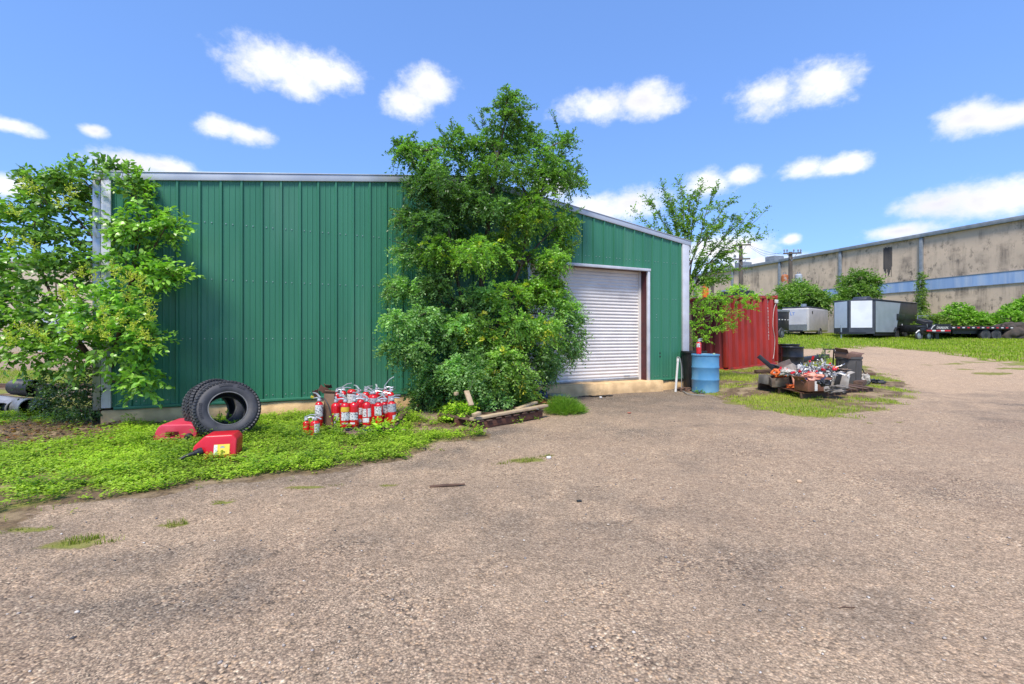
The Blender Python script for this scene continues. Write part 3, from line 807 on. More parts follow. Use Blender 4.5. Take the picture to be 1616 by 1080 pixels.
class Foliage:
    def __init__(s, seed): s.r = np.random.default_rng(seed); s.P = []; s.D = []; s.N = []; s.L = []; s.W = []; s.C = []; s.tw = MB()
    def twigs(s, base, tdir, tl, nl, leaf, asp, cols, droop=.25, side=.9, upn=.8, stem=None, tip=1.0):
        """base, tdir (n,3), tl (n,); nl leaves along each twig, set left and right"""
        r = s.r; n = len(base)
        tdir = unit(tdir); nz = unit(np.cross(tdir, np.array([0, 0, 1.0]) + r.normal(0, .25, (n, 3))))
        t = np.linspace(.06, 1, nl)[None, :] * np.ones((n, 1)) + r.normal(0, .025, (n, nl))
        sg = np.where(np.arange(nl) % 2 == 0, 1.0, -1.0)[None, :] * np.ones((n, 1))
        bend = np.array([0, 0, -1.0]) * droop
        B = base[:, None] + tdir[:, None] * (tl[:, None] * t)[..., None] + bend * ((t ** 2) * tl[:, None])[..., None]
        B = B + r.normal(0, .012, B.shape)
        D = tdir[:, None] * .75 + nz[:, None] * (sg * side)[..., None] + np.array([0, 0, -.25]) + r.normal(0, .38, B.shape)
        Nn = np.array([0, 0, 1.0]) * upn + r.normal(0, .55, B.shape) - tdir[:, None] * .1
        L = leaf * r.uniform(.6, 1.25, (n, nl)) * (1.0 - .25 * t)
        W = L * asp * r.uniform(.85, 1.15, (n, nl))
        C = cols[:, None] * 1.8 * (r.uniform(.72, 1.28, (n, nl, 1))) * (1 + (tip - 1) * t[..., None])
        s.P.append(B.reshape(-1, 3)); s.D.append(D.reshape(-1, 3)); s.N.append(Nn.reshape(-1, 3))
        s.L.append(L.ravel()); s.W.append(W.ravel()); s.C.append(C.reshape(-1, 3))
        if stem:
            k = np.arange(n) if n < stem else r.choice(n, stem, replace=False)
            for i in k:
                a = Vector(base[i]); d = Vector(tdir[i]); e = a + d * tl[i] + Vector((0, 0, -droop * tl[i]))
                s.tw.tube([a, a + d * tl[i] * .5 + Vector((0, 0, -droop * tl[i] * .25)), e], [.006, .0045, .002], 4, False)
    def lobe(s, c, rad, n, leaf, asp, pal, nl=18, tl=(.22, .45), up=.25, droop=.25, shell=.45, out=.9, stem=0, tip=1.0, cvar=.22):
        r = s.r
        d = sphere_dirs(n, r); rr = r.uniform(shell ** 2, 1, n) ** .5
        base = np.array(c) + d * np.array(rad) * rr[:, None] * .85
        td = d * out + np.array([0, 0, up]) + r.normal(0, .45, (n, 3))
        a, b = np.array(pal[0]), np.array(pal[1]); f = np.clip(r.normal(.5, cvar, n) + .12 * d[:, 2], 0, 1)[:, None]
        col = a * (1 - f) + b * f
        if len(pal) > 2:
            k = r.random(n) < pal[3]; col[k] = np.array(pal[2]) * r.uniform(.8, 1.2, (k.sum(), 1))
        s.twigs(base, td, r.uniform(*tl, n), nl, leaf, asp, col, droop=droop, stem=stem, tip=tip)
    def build(s, name, m, parent, big=False, fold=.22, droop=.12):
        P, D, Nn, L, W, C = [np.concatenate(a) for a in (s.P, s.D, s.N, s.L, s.W, s.C)]
        if big: Vv, F = leaf_arrays(P, D, Nn, L, W, fold, droop); k = 6
        else: Vv, F = diamond_arrays(P, D, Nn, L, W, fold); k = 4
        inv = parent.matrix_world.inverted() if parent else None
        loc = np.array(parent.location) if parent else np.zeros(3)
        o = link(name, np_mesh(name, Vv - loc, F, m, np.repeat(C, k, 0)), parent); o['kind'] = 'stuff'
        if s.tw.v:
            t = s.tw; t.v = [tuple(np.array(v) - loc) for v in t.v]
            t.build('twigs', twig_m, parent)['kind'] = 'stuff'
        return o

def wood(parent, name, tubes, m, n=8):
    loc = Vector(parent.location); out = []
    for pts, rs in tubes:
        mb = MB(); mb.tube([Vector(p) - loc for p in pts], rs, n); out.append(mb.build(name, m, parent, smooth=60))
    return out
def radii(a, b, n): return [a + (b - a) * i / (n - 1) for i in range(n)]

# ---- the big tree against the wall
def wall_at(x, out, y):
    """picture position (x, y) on a plane `out` metres in front of the wall"""
    k = (x - 808) / FPX; ax, ay = WA.x + WNRM.x * out, WA.y + WNRM.y * out
    s_ = (k * ay - ax) / (WDIR.x - k * WDIR.y); Y = ay + WDIR.y * s_
    return PX(x, y, Y)
def centre_tree():
    base = bl(s_of_px(752), .75, 0); base.z = tz(base.x, base.y) - .05
    t = thing('leafy_tree', 'big dark green tree growing against the green metal wall', 'tree', base)
    F = Foliage(11)
    up = ((.045, .090, .022), (.112, .200, .034))
    mid = ((.036, .074, .026), (.095, .170, .046))  # darker leaf colour carries the self-shade of the crown's middle and back
    low = ((.072, .135, .050), (.170, .275, .085))
    yel = ((.062, .120, .024), (.160, .265, .036), (.24, .27, .03), .06)
    gold = ((.062, .120, .030), (.160, .255, .044), (.30, .28, .035), .07)
    lob = [(800, 178, 42, 32, .9, up), (770, 220, 60, 40, .7, up), (832, 222, 54, 40, .8, up), (720, 236, 56, 42, .8, up), (668, 243, 42, 34, .9, up), (640, 232, 24, 18, .9, up),
           (876, 252, 38, 40, .8, up), (888, 226, 18, 20, .8, up), (798, 152, 15, 16, .9, up), (795, 262, 72, 44, 1.1, up), (720, 288, 62, 40, 1.1, mid), (672, 292, 40, 34, .9, mid), (860, 285, 50, 38, .9, up), (905, 285, 20, 24, .6, up),
           (705, 345, 50, 40, .9, mid), (652, 342, 34, 20, .8, mid), (768, 322, 62, 34, 1.2, mid), (832, 340, 56, 42, 1.1, yel), (888, 350, 32, 34, .8, yel), (722, 398, 55, 34, 1.2, yel), (655, 395, 40, 24, .8, low),
           (795, 398, 62, 34, 1.3, yel), (858, 405, 46, 38, 1.1, yel), (893, 396, 22, 24, .7, yel), (640, 455, 34, 24, .8, low), (682, 440, 36, 28, 1.0, mid), (760, 480, 44, 30, 1.1, low), (825, 458, 64, 40, 1.3, yel),
           (882, 455, 42, 38, 1.1, yel), (652, 506, 52, 34, 1.3, low), (640, 545, 40, 26, 1.1, low), (706, 525, 42, 34, 1.2, low), (768, 530, 56, 42, 1.5, gold), (832, 525, 56, 42, 1.5, gold), (893, 500, 36, 38, 1.1, low),
           (900, 545, 24, 30, 1.0, low), (682, 578, 40, 30, 1.2, low), (738, 580, 54, 36, 1.6, low), (802, 585, 54, 34, 1.6, gold), (852, 575, 24, 34, 1.2, mid), (872, 572, 18, 28, 1.0, low), (665, 622, 30, 24, .8, low),
           (700, 630, 44, 26, 1.1, low), (768, 622, 54, 26, 1.6, low), (815, 618, 34, 22, 1.5, gold), (728, 648, 36, 18, 1.6, ((.10, .17, .02), (.22, .33, .03)))]
    trunk_pts = [base + Vector((0, 0, -.1)), wall_at(752, .75, 560), wall_at(760, .8, 450), wall_at(772, .85, 340), wall_at(785, .85, 250), wall_at(800, .9, 180)]
    wood(t, 'trunk', [(trunk_pts, [.10, .075, .055, .042, .03, .010])], bark_grey)
    b2 = [wall_at(752, .75, 600), wall_at(735, .8, 500), wall_at(712, .85, 400), wall_at(700, .9, 300), wall_at(672, .9, 240)]
    b3 = [wall_at(754, .75, 590), wall_at(790, .9, 500), wall_at(822, 1.0, 420), wall_at(840, .95, 320), wall_at(862, .85, 240)]
    limbs = [(b2, radii(.05, .010, 5)), (b3, radii(.05, .010, 5))]
    allp = [p for q in (trunk_pts, b2, b3) for p in q]
    for cx, cy, rx, ry, o, pal in lob:
        c = wall_at(cx, o * .9 + .05, cy); k = c.y / FPX
        ry3 = (rx * k * .8, min(rx * k, .55), ry * k)
        n = int(28 + rx * ry / 2000 * (100 if cy < 280 else 135 if cy < 420 else 185))
        for q in range(5):
            an = F.r.uniform(0, 6.28); rad = F.r.uniform(.15, .68)
            c2 = wall_at(cx + math.cos(an) * rx * rad, max(.18, o * 1.15 - .25 + F.r.normal(0, .22)), cy + math.sin(an) * ry * rad)
            sr = F.r.uniform(.34, .60); g = F.r.uniform(.75, 1.3)
            pl = tuple(tuple(np.array(v) * g) if isinstance(v, tuple) else v for v in pal)
            F.lobe(c2, (rx * k * sr, min(rx * k * sr, .30), ry * k * sr * .8), max(8, int(n * .3)), .069, .52, pl, 18, (.12, .30), up=.0 if cy > 300 else .25, droop=.5, stem=4, tip=1.15, shell=.5)
        if 260 < cy < 620 and 690 < cx < 850:
            F.lobe(wall_at(cx, .25, cy), (rx * k, .16, ry * k), int(n * .35), .07, .52, mid, 14, (.16, .3), up=.1, droop=.4)
        p = min([q for q in allp if q.z < c.z + .1] or allp, key=lambda q: (q - c).length)
        midp = (p + c) / 2 + Vector((0, 0, .12))
        limbs.append((bez(p, midp, c, 5), radii(.028, .008, 6)))
        for q in range(3):
            e = c + Vector(F.r.normal(0, .4, 3)) * rx * k
            F.tw.tube(bez(c, (c + e) / 2 + Vector((0, 0, .05)), e, 3), [.008, .007, .005, .003], 4, False)
    # loose shoots that break the outline
    tips = [(797, 140), (812, 150), (780, 160), (845, 168), (868, 178), (905, 205), (912, 232), (915, 262), (920, 292), (622, 218), (632, 224), (650, 205), (690, 198), (715, 190), (740, 188), (760, 172),
            (918, 330), (918, 355), (915, 380), (618, 348), (624, 332), (622, 395), (612, 460), (604, 500), (604, 545), (612, 560), (928, 505), (930, 530), (915, 560), (880, 595), (866, 600), (905, 470), (640, 255), (626, 240),
            (665, 655), (645, 640), (905, 300), (898, 318)]
    for x, y in tips:
        e = wall_at(x, .9, y); c = min([wall_at(a, o * .9, b) for a, b, _, _, o, _ in lob], key=lambda q: (q - e).length)
        d = np.array(e - c); L = np.linalg.norm(d); pal = up if y < 320 else low
        nn = 3
        F.twigs(np.array([c + (e - c) * .45] * nn) + F.r.normal(0, .03, (nn, 3)), np.array([d] * nn) + F.r.normal(0, .12 * L, (nn, 3)), np.full(nn, L * .6), 18, .062, .5,
                np.array([pal[0]]) * .4 + np.array([pal[1]]) * .6 * np.ones((nn, 1)), droop=.05, stem=3)
    wood(t, 'limb', limbs, bark_grey, 6)
    F.build('crown', LEAF_A, t)
centre_tree()

# ---- glossy flowering tree at the left corner
def left_tree():
    base = G(172, 668); base.z -= .04
    t = thing('flowering_tree', 'broad-leaved tree with yellow green flower sprays at the left wall corner', 'tree', base)
    F = Foliage(23); Y0 = base.y
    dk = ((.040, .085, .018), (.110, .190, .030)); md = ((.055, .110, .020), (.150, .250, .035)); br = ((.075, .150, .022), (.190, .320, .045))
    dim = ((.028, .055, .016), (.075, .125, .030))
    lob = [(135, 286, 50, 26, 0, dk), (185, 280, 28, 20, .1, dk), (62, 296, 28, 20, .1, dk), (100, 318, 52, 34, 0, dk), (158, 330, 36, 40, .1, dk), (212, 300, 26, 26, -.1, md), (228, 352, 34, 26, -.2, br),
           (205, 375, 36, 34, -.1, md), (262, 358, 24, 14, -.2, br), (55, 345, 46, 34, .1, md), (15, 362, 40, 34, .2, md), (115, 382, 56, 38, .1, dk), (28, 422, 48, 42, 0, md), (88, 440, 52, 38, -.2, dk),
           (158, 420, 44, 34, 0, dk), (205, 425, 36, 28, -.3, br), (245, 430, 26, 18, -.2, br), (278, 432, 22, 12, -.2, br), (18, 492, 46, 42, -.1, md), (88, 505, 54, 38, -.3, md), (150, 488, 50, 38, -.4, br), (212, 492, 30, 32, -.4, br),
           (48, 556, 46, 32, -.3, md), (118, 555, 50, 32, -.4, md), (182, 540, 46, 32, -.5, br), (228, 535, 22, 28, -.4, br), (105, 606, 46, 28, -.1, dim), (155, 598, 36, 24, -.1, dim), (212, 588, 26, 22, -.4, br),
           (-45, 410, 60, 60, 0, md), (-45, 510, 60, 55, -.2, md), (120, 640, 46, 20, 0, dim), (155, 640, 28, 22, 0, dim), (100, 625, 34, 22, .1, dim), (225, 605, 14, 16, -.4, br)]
    top = PX(150, 330, Y0)
    trunk = [base + Vector((0, 0, -.1)), PX(170, 620, Y0), PX(165, 560, Y0), PX(158, 470, Y0 - .05), PX(152, 380, Y0), PX(150, 300, Y0)]
    wood(t, 'trunk', [(trunk, [.10, .085, .07, .05, .035, .012])], bark_red)
    b2 = [PX(166, 610, Y0), PX(140, 560, Y0 - .1), PX(90, 490, Y0 - .2), PX(55, 400, Y0)]
    b3 = [PX(168, 600, Y0), PX(185, 540, Y0 - .2), PX(205, 450, Y0 - .25), PX(222, 340, Y0 - .15)]
    b4 = [PX(160, 570, Y0), PX(110, 540, Y0 - .2), PX(40, 500, Y0 - .2), PX(-30, 430, Y0)]
    limbs = [(b, radii(.045, .012, 4)) for b in (b2, b3, b4)]
    allp = trunk + b2 + b3 + b4
    for cx, cy, rx, ry, dy, pal in lob:
        Y = Y0 + dy * 1.2; c = PX(cx, cy, Y); k = Y / FPX
        n = int(12 + rx * ry / 2000 * 47); rx, ry = max(rx - 8, 10), max(ry - 7, 8)
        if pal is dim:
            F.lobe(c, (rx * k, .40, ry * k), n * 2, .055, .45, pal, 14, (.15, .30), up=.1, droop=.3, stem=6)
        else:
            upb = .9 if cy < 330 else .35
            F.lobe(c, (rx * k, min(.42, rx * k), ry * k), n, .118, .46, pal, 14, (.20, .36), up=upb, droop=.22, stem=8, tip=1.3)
        p = min([q for q in allp if q.z < c.z + .05] or allp, key=lambda q: (q - c).length)
        limbs.append((bez(p, (p + c) / 2 + Vector((0, 0, -.05)), c, 5), radii(.018, .006, 6)))
    for x, y, x0, y0 in [(75, 258, 90, 330), (45, 262, 75, 320), (125, 240, 128, 300), (160, 250, 150, 300), (190, 250, 180, 300), (225, 265, 205, 320), (205, 250, 200, 300), (268, 345, 225, 370), (285, 375, 225, 395), (275, 335, 225, 350),
                         (300, 420, 245, 445), (296, 440, 250, 450), (280, 455, 240, 455), (245, 300, 215, 330), (110, 250, 112, 300), (95, 255, 100, 310), (30, 268, 60, 320), (240, 545, 200, 560), (245, 600, 205, 590)]:
        a, e = PX(x0, y0, Y0 - .15), PX(x, y, Y0 - .2); d = e - a; nn = 2
        F.twigs(np.array([a] * nn) + F.r.normal(0, .02, (nn, 3)), np.array([d] * nn) + F.r.normal(0, .05, (nn, 3)), np.full(nn, d.length), 16, .095, .42,
                np.array([(br if y > 280 else md)[1]]) * F.r.uniform(.8, 1.1, (nn, 1)), droop=.04, stem=2, tip=1.2)
    wood(t, 'limb', limbs, bark_red, 6)
    F.build('crown', LEAF_B, t, big=True)
    # flower sprays
    sprays = [(185, 437), (205, 445), (222, 455), (120, 470), (105, 480), (190, 515), (205, 525), (165, 520), (60, 535), (45, 525), (238, 495), (243, 510), (228, 540), (240, 548), (175, 540), (140, 530), (30, 545), (150, 450), (130, 440),
              (215, 480), (75, 545), (20, 545), (110, 530), (228, 470), (48, 300), (60, 310), (30, 345), (110, 315), (95, 330), (12, 395), (55, 398), (195, 460), (160, 500)]
    FP, FD, FC = [], [], []; r = F.r
    for x, y in sprays:
        c = PX(x, y, Y0 - 1.02 + r.normal(0, .08)); ax = unit(np.array([r.normal(0, .5), -.3, 1.0]))
        for b in range(14):
            t0 = r.uniform(0, .15); d = unit(ax + r.normal(0, .75, 3)); q = np.array(c) + ax * t0
            for j in range(8):
                FP.append(q + d * (j + 1) * .012 + r.normal(0, .005, 3)); FD.append(d + r.normal(0, .8, 3)); FC.append(np.array((.60, .60, .09)) * r.uniform(.7, 1.25))
    FP, FD, FC = map(np.array, (FP, FD, FC)); n = len(FP)
    Vv, Fc = diamond_arrays(FP - np.array(base), FD, r.normal(0, 1, (n, 3)), r.uniform(.016, .032, n), r.uniform(.010, .018, n))
    o = link('flower_sprays', np_mesh('flower_sprays', Vv, Fc, LEAF_C, np.repeat(FC, 4, 0)), t); o['kind'] = 'stuff'
left_tree()

# ---- open tree behind the right corner
def right_tree():
    base = Vector((5.75, 14.6, 0)); base.z = tz(base.x, base.y) - .05; Y0 = base.y
    t = thing('open_tree', 'thin-crowned tree fanning out behind the right corner of the shed', 'tree', base)
    F = Foliage(37); pal = ((.060, .110, .022), (.150, .240, .036))
    fork = PX(1086, 480, Y0)
    wood(t, 'trunk', [([base, PX(1090, 540, Y0), fork, PX(1082, 420, Y0)], [.11, .09, .065, .03])], bark_grey)
    ends = [((1060, 390), (1000, 328), 0), ((1062, 360), (1018, 305), .3), ((1070, 350), (1045, 288), -.2), ((1080, 350), (1072, 282), .2), ((1088, 350), (1108, 284), 0), ((1100, 360), (1133, 292), .4), ((1105, 370), (1160, 308), -.3),
            ((1118, 390), (1195, 322), .2), ((1125, 395), (1210, 328), .5), ((1130, 400), (1212, 362), -.2), ((1112, 425), (1148, 395), .2), ((1106, 432), (1150, 418), -.4), ((1105, 440), (1140, 440), .2), ((1072, 370), (1060, 320), -.5), ((1080, 330), (1095, 300), .5),
            ((1090, 400), (1085, 340), .1), ((1110, 380), (1145, 340), -.6), ((1092, 430), (1110, 400), -.4)]
    limbs = []
    for (mx_, my), (ex, ey), dy in ends:
        a = fork.lerp(PX(1083, 430, Y0), F.r.random()); e = PX(ex, ey, Y0 + dy); m_ = PX(mx_, my, Y0 + dy * .6)
        e = e + Vector((0, 0, -.05)); pts = [p + Vector(F.r.normal(0, .035, 3)) * (i > 1) for i, p in enumerate(bez(a, m_, e, 9))]; limbs.append((pts, radii(.026, .004, 10)))
        for q in (4, 5, 6, 7):
            e2 = pts[q] + (pts[q + 2] - pts[q]).normalized() * F.r.uniform(.35, .6) + Vector(F.r.normal(0, .22, 3)) + Vector((0, 0, -.06)); F.tw.tube(bez(pts[q], (pts[q] + e2) / 2 + Vector((0, 0, .06)), e2, 3), [.007, .006, .004, .002], 4, False)
            nq = 7; bq = np.array([pts[q].lerp(e2, u) for u in F.r.uniform(.2, 1, nq)]); F.twigs(bq, np.array([e2 - pts[q]] * nq) + F.r.normal(0, .3, (nq, 3)), F.r.uniform(.12, .28, nq), 9, .095, .58, np.array([pal[0]]) * .4 + np.array([pal[1]]) * .6 * F.r.uniform(.7, 1.2, (nq, 1)), droop=.25)
        n = 34
        ts = F.r.uniform(.38, 1.0, n); P0 = np.array([np.array(a) * (1 - q) ** 2 + np.array(m_) * 2 * q * (1 - q) + np.array(e) * q * q for q in ts])
        d = unit(np.array(e - m_)) + F.r.normal(0, .55, (n, 3)) + np.array([0, 0, .2])
        f = F.r.random((n, 1)); C = np.array(pal[0]) * (1 - f) + np.array(pal[1]) * f
        F.twigs(P0, d, F.r.uniform(.12, .34, n), 10, .092, .58, C, droop=.2, stem=8)
        ne = 3; F.twigs(np.array([pts[-4]] * ne), np.array([e - m_] * ne) + F.r.normal(0, .25, (ne, 3)), np.full(ne, (e - pts[-4]).length * 1.15), 14, .085, .58, np.array([pal[1]] * ne), droop=.02)
    wood(t, 'limb', limbs, bark_grey, 6)
    F.build('crown', LEAF_A, t)
    # bright layered branches lower down
    base = Vector((5.35, 13.35, 0)); base.z = tz(base.x, base.y) - .05; Y0 = base.y
    t = thing('young_tree', 'young tree with bright green layered branches in front of the red container', 'tree', base)
    F = Foliage(41); pal = ((.085, .170, .020), (.240, .380, .035))
    wood(t, 'trunk', [([base, PX(1096, 540, Y0), PX(1094, 480, Y0)], [.05, .04, .02])], bark_grey)
    limbs = []
    for cx, cy, rx, ry in [(1104, 466, 24, 14), (1128, 472, 34, 12), (1158, 474, 34, 10), (1186, 468, 24, 8), (1103, 490, 24, 16), (1128, 496, 30, 12), (1160, 496, 26, 8), (1180, 488, 18, 7), (1100, 515, 20, 16), (1122, 520, 26, 12), (1148, 514, 22, 8), (1108, 536, 18, 8), (1205, 467, 9, 5), (1095, 455, 16, 10), (1150, 462, 26, 8)]:
        c = PX(cx, cy, Y0 - .2 + F.r.normal(0, .25)); k = c.y / FPX; n = int(7 + rx * ry / 400 * 24)
        F.lobe(c, (max(rx - 6, 4) * k, .35, max(ry - 5, 3) * k * .7), n, .08, .45, pal, 13, (.14, .28), up=-.05, droop=.2, stem=5, out=.7)
        limbs.append((bez(PX(1095, min(cy + 22, 545), Y0), PX((cx + 1095) / 2, cy - 3, Y0), c, 5), radii(.016, .005, 6)))
    wood(t, 'limb', limbs, bark_grey, 5)
    F.build('crown', LEAF_C, t)
right_tree()

# ---- trees and vines in front of the big warehouse
def far_tree(name, label, cx, cy, Y, lobs, leaf, pal, seed, trunkx=None):
    base = PX(cx, 530, Y); base.z = tz(base.x, Y)
    t = thing(name, label, 'tree' if 'tree' in name else 'vine', base)
    F = Foliage(seed)
    tx = trunkx or cx
    topc = min(lobs, key=lambda l: l[1])
    wood(t, 'trunk', [([base, PX((tx + topc[0]) / 2, (500 + topc[1]) / 2, Y), PX(topc[0], topc[1], Y)], [.16, .11, .03])], bark_grey)
    for lx, ly, rx, ry in lobs:
        Yl = Y + F.r.normal(0, .5); c = PX(lx, ly, Yl); k = Yl / FPX
        F.lobe(c, (rx * k, rx * k * .9, ry * k), int(30 + rx * ry * .7), leaf * 1.25, .5, pal, 12, (.35, .75), up=.2, droop=.2, out=.8)
    F.build('crown', LEAF_D, t); return t
far_tree('shade_tree', 'spreading green tree behind the silver cargo trailer', 1266, 480, 35, [(1250, 478, 18, 15), (1272, 468, 20, 14), (1292, 474, 15, 12), (1240, 462, 12, 10), (1262, 455, 14, 9), (1245, 495, 16, 12), (1282, 490, 16, 12), (1304, 474, 7, 5), (1296, 486, 9, 8), (1232, 480, 9, 12), (1238, 510, 12, 14)],
         .17, ((.05, .10, .02), (.15, .24, .035)), 51)
far_tree('shade_tree', 'upright green tree behind the roof vent of the black trailer', 1357, 450, 36, [(1357, 438, 14, 11), (1342, 452, 15, 11), (1370, 450, 14, 12), (1356, 462, 20, 11), (1335, 468, 12, 9), (1372, 468, 11, 9), (1350, 476, 16, 7), (1332, 476, 9, 6), (1384, 446, 4, 6)],
         .16, ((.045, .095, .018), (.13, .21, .03)), 53)
# ================================================================== THINGS ALONG THE WALL
rubber = mat('tyre_rubber', (.030, .030, .034), (.050, .050, .056), 9, .62, 0, .15, 60, c3=(.10, .085, .07), scale3=4, lo3=.62, hi3=.85)
rubber_worn = mat('worn_bead_rubber', (.16, .155, .15), (.09, .09, .09), 12, .6)
can_red = mat('gas_can_red', (.58, .010, .022), (.50, .008, .018), 3, .36, 0, .06, 20, c3=(.62, .06, .06), scale3=2.5, lo3=.6, hi3=.85)
can_faded = mat('gas_can_faded_red', (.60, .045, .085), (.52, .030, .060), 2.5, .45, 0, .06, 20, c3=(.66, .13, .16), scale3=3, lo3=.5, hi3=.8)
black_plastic = mat('black_plastic', (.014, .014, .015), (.025, .025, .026), 8, .45)
ext_red = mat('extinguisher_red', (.60, .008, .014), (.52, .006, .012), 4, .28, 0, .03, coat=.3, c3=(.36, .02, .02), scale3=8, lo3=.64, hi3=.85)
chrome = mat('valve_metal', (.66, .67, .70), (.48, .49, .52), 20, .38, .55)
black_metal = mat('black_steel', (.016, .016, .018), (.03, .03, .032), 6, .45, .3)
wood_dark = mat('weathered_dark_wood', (.135, .075, .048), (.060, .034, .024), 7, .85, 0, .5, 30, stretch=(.3, 3, 3))
wood_red = mat('damp_red_wood', (.16, .065, .035), (.08, .035, .022), 7, .85, 0, .5, 30, stretch=(.3, 3, 3))
wood_pale = mat('pale_lumber', (.50, .38, .24), (.40, .29, .17), 5, .75, 0, .3, 30, stretch=(.3, 3, 3), c3=(.36, .25, .15), scale3=4, lo3=.6, hi3=.8)
cardboard = mat('brown_cardboard', (.20, .125, .075), (.15, .09, .055), 4, .9, 0, .25, 40)
rust = mat('rusty_steel', (.17, .070, .040), (.085, .042, .032), 9, .85, .2, .5, 30)
white_plastic = mat('white_plastic', (.68, .67, .64), (.58, .56, .53), 5, .5)
green_board = mat('green_painted_board', (.03, .09, .06), (.05, .07, .05), 6, .7, 0, .3)

def print_mat(name, paper, ink, sx, sz, cover=.5):
    """flat print: rows of small dark marks on paper"""
    m = bpy.data.materials.new(name); m.use_nodes = True; nt = m.node_tree; N, Lk = nt.nodes.new, nt.links.new
    b = nt.nodes['Principled BSDF']; b.inputs['Roughness'].default_value = .5
    tc = N('ShaderNodeTexCoord'); oi = N('ShaderNodeObjectInfo'); mp = N('ShaderNodeMapping'); mp.inputs['Scale'].default_value = (sx, sx, sz)
    Lk(tc.outputs['Object'], mp.inputs[0])
    ad = N('ShaderNodeVectorMath'); ad.operation = 'ADD'; sc = N('ShaderNodeVectorMath'); sc.operation = 'SCALE'; sc.inputs[0].default_value = (9, 5, 7)
    Lk(oi.outputs['Random'], sc.inputs['Scale']); Lk(mp.outputs[0], ad.inputs[0]); Lk(sc.outputs[0], ad.inputs[1])
    n = N('ShaderNodeTexNoise'); n.inputs['Scale'].default_value = 1; n.inputs['Detail'].default_value = 2; Lk(ad.outputs[0], n.inputs['Vector'])
    r = N('ShaderNodeMapRange'); r.inputs['From Min'].default_value = 1 - cover - .04; r.inputs['From Max'].default_value = 1 - cover + .04; Lk(n.outputs['Fac'], r.inputs['Value'])
    x = N('ShaderNodeMix'); x.data_type = 'RGBA'; Lk(r.outputs[0], x.inputs['Factor']); x.inputs['A'].default_value = (*paper, 1); x.inputs['B'].default_value = (*ink, 1)
    Lk(x.outputs['Result'], b.inputs['Base Color']); return m
lab_white = print_mat('extinguisher_label_white', (.66, .65, .62), (.10, .10, .11), 45, 70, .42)
lab_grey = print_mat('extinguisher_label_silver', (.42, .43, .46), (.20, .20, .22), 40, 60, .45)
lab_yellow = print_mat('extinguisher_label_yellow', (.72, .48, .04), (.62, .34, .03), 30, 40, .45)
can_label = print_mat('gas_can_label', (.78, .62, .08), (.70, .52, .04), 60, 60, .4)
sticker = print_mat('white_sticker', (.70, .69, .67), (.25, .24, .25), 60, 90, .38)

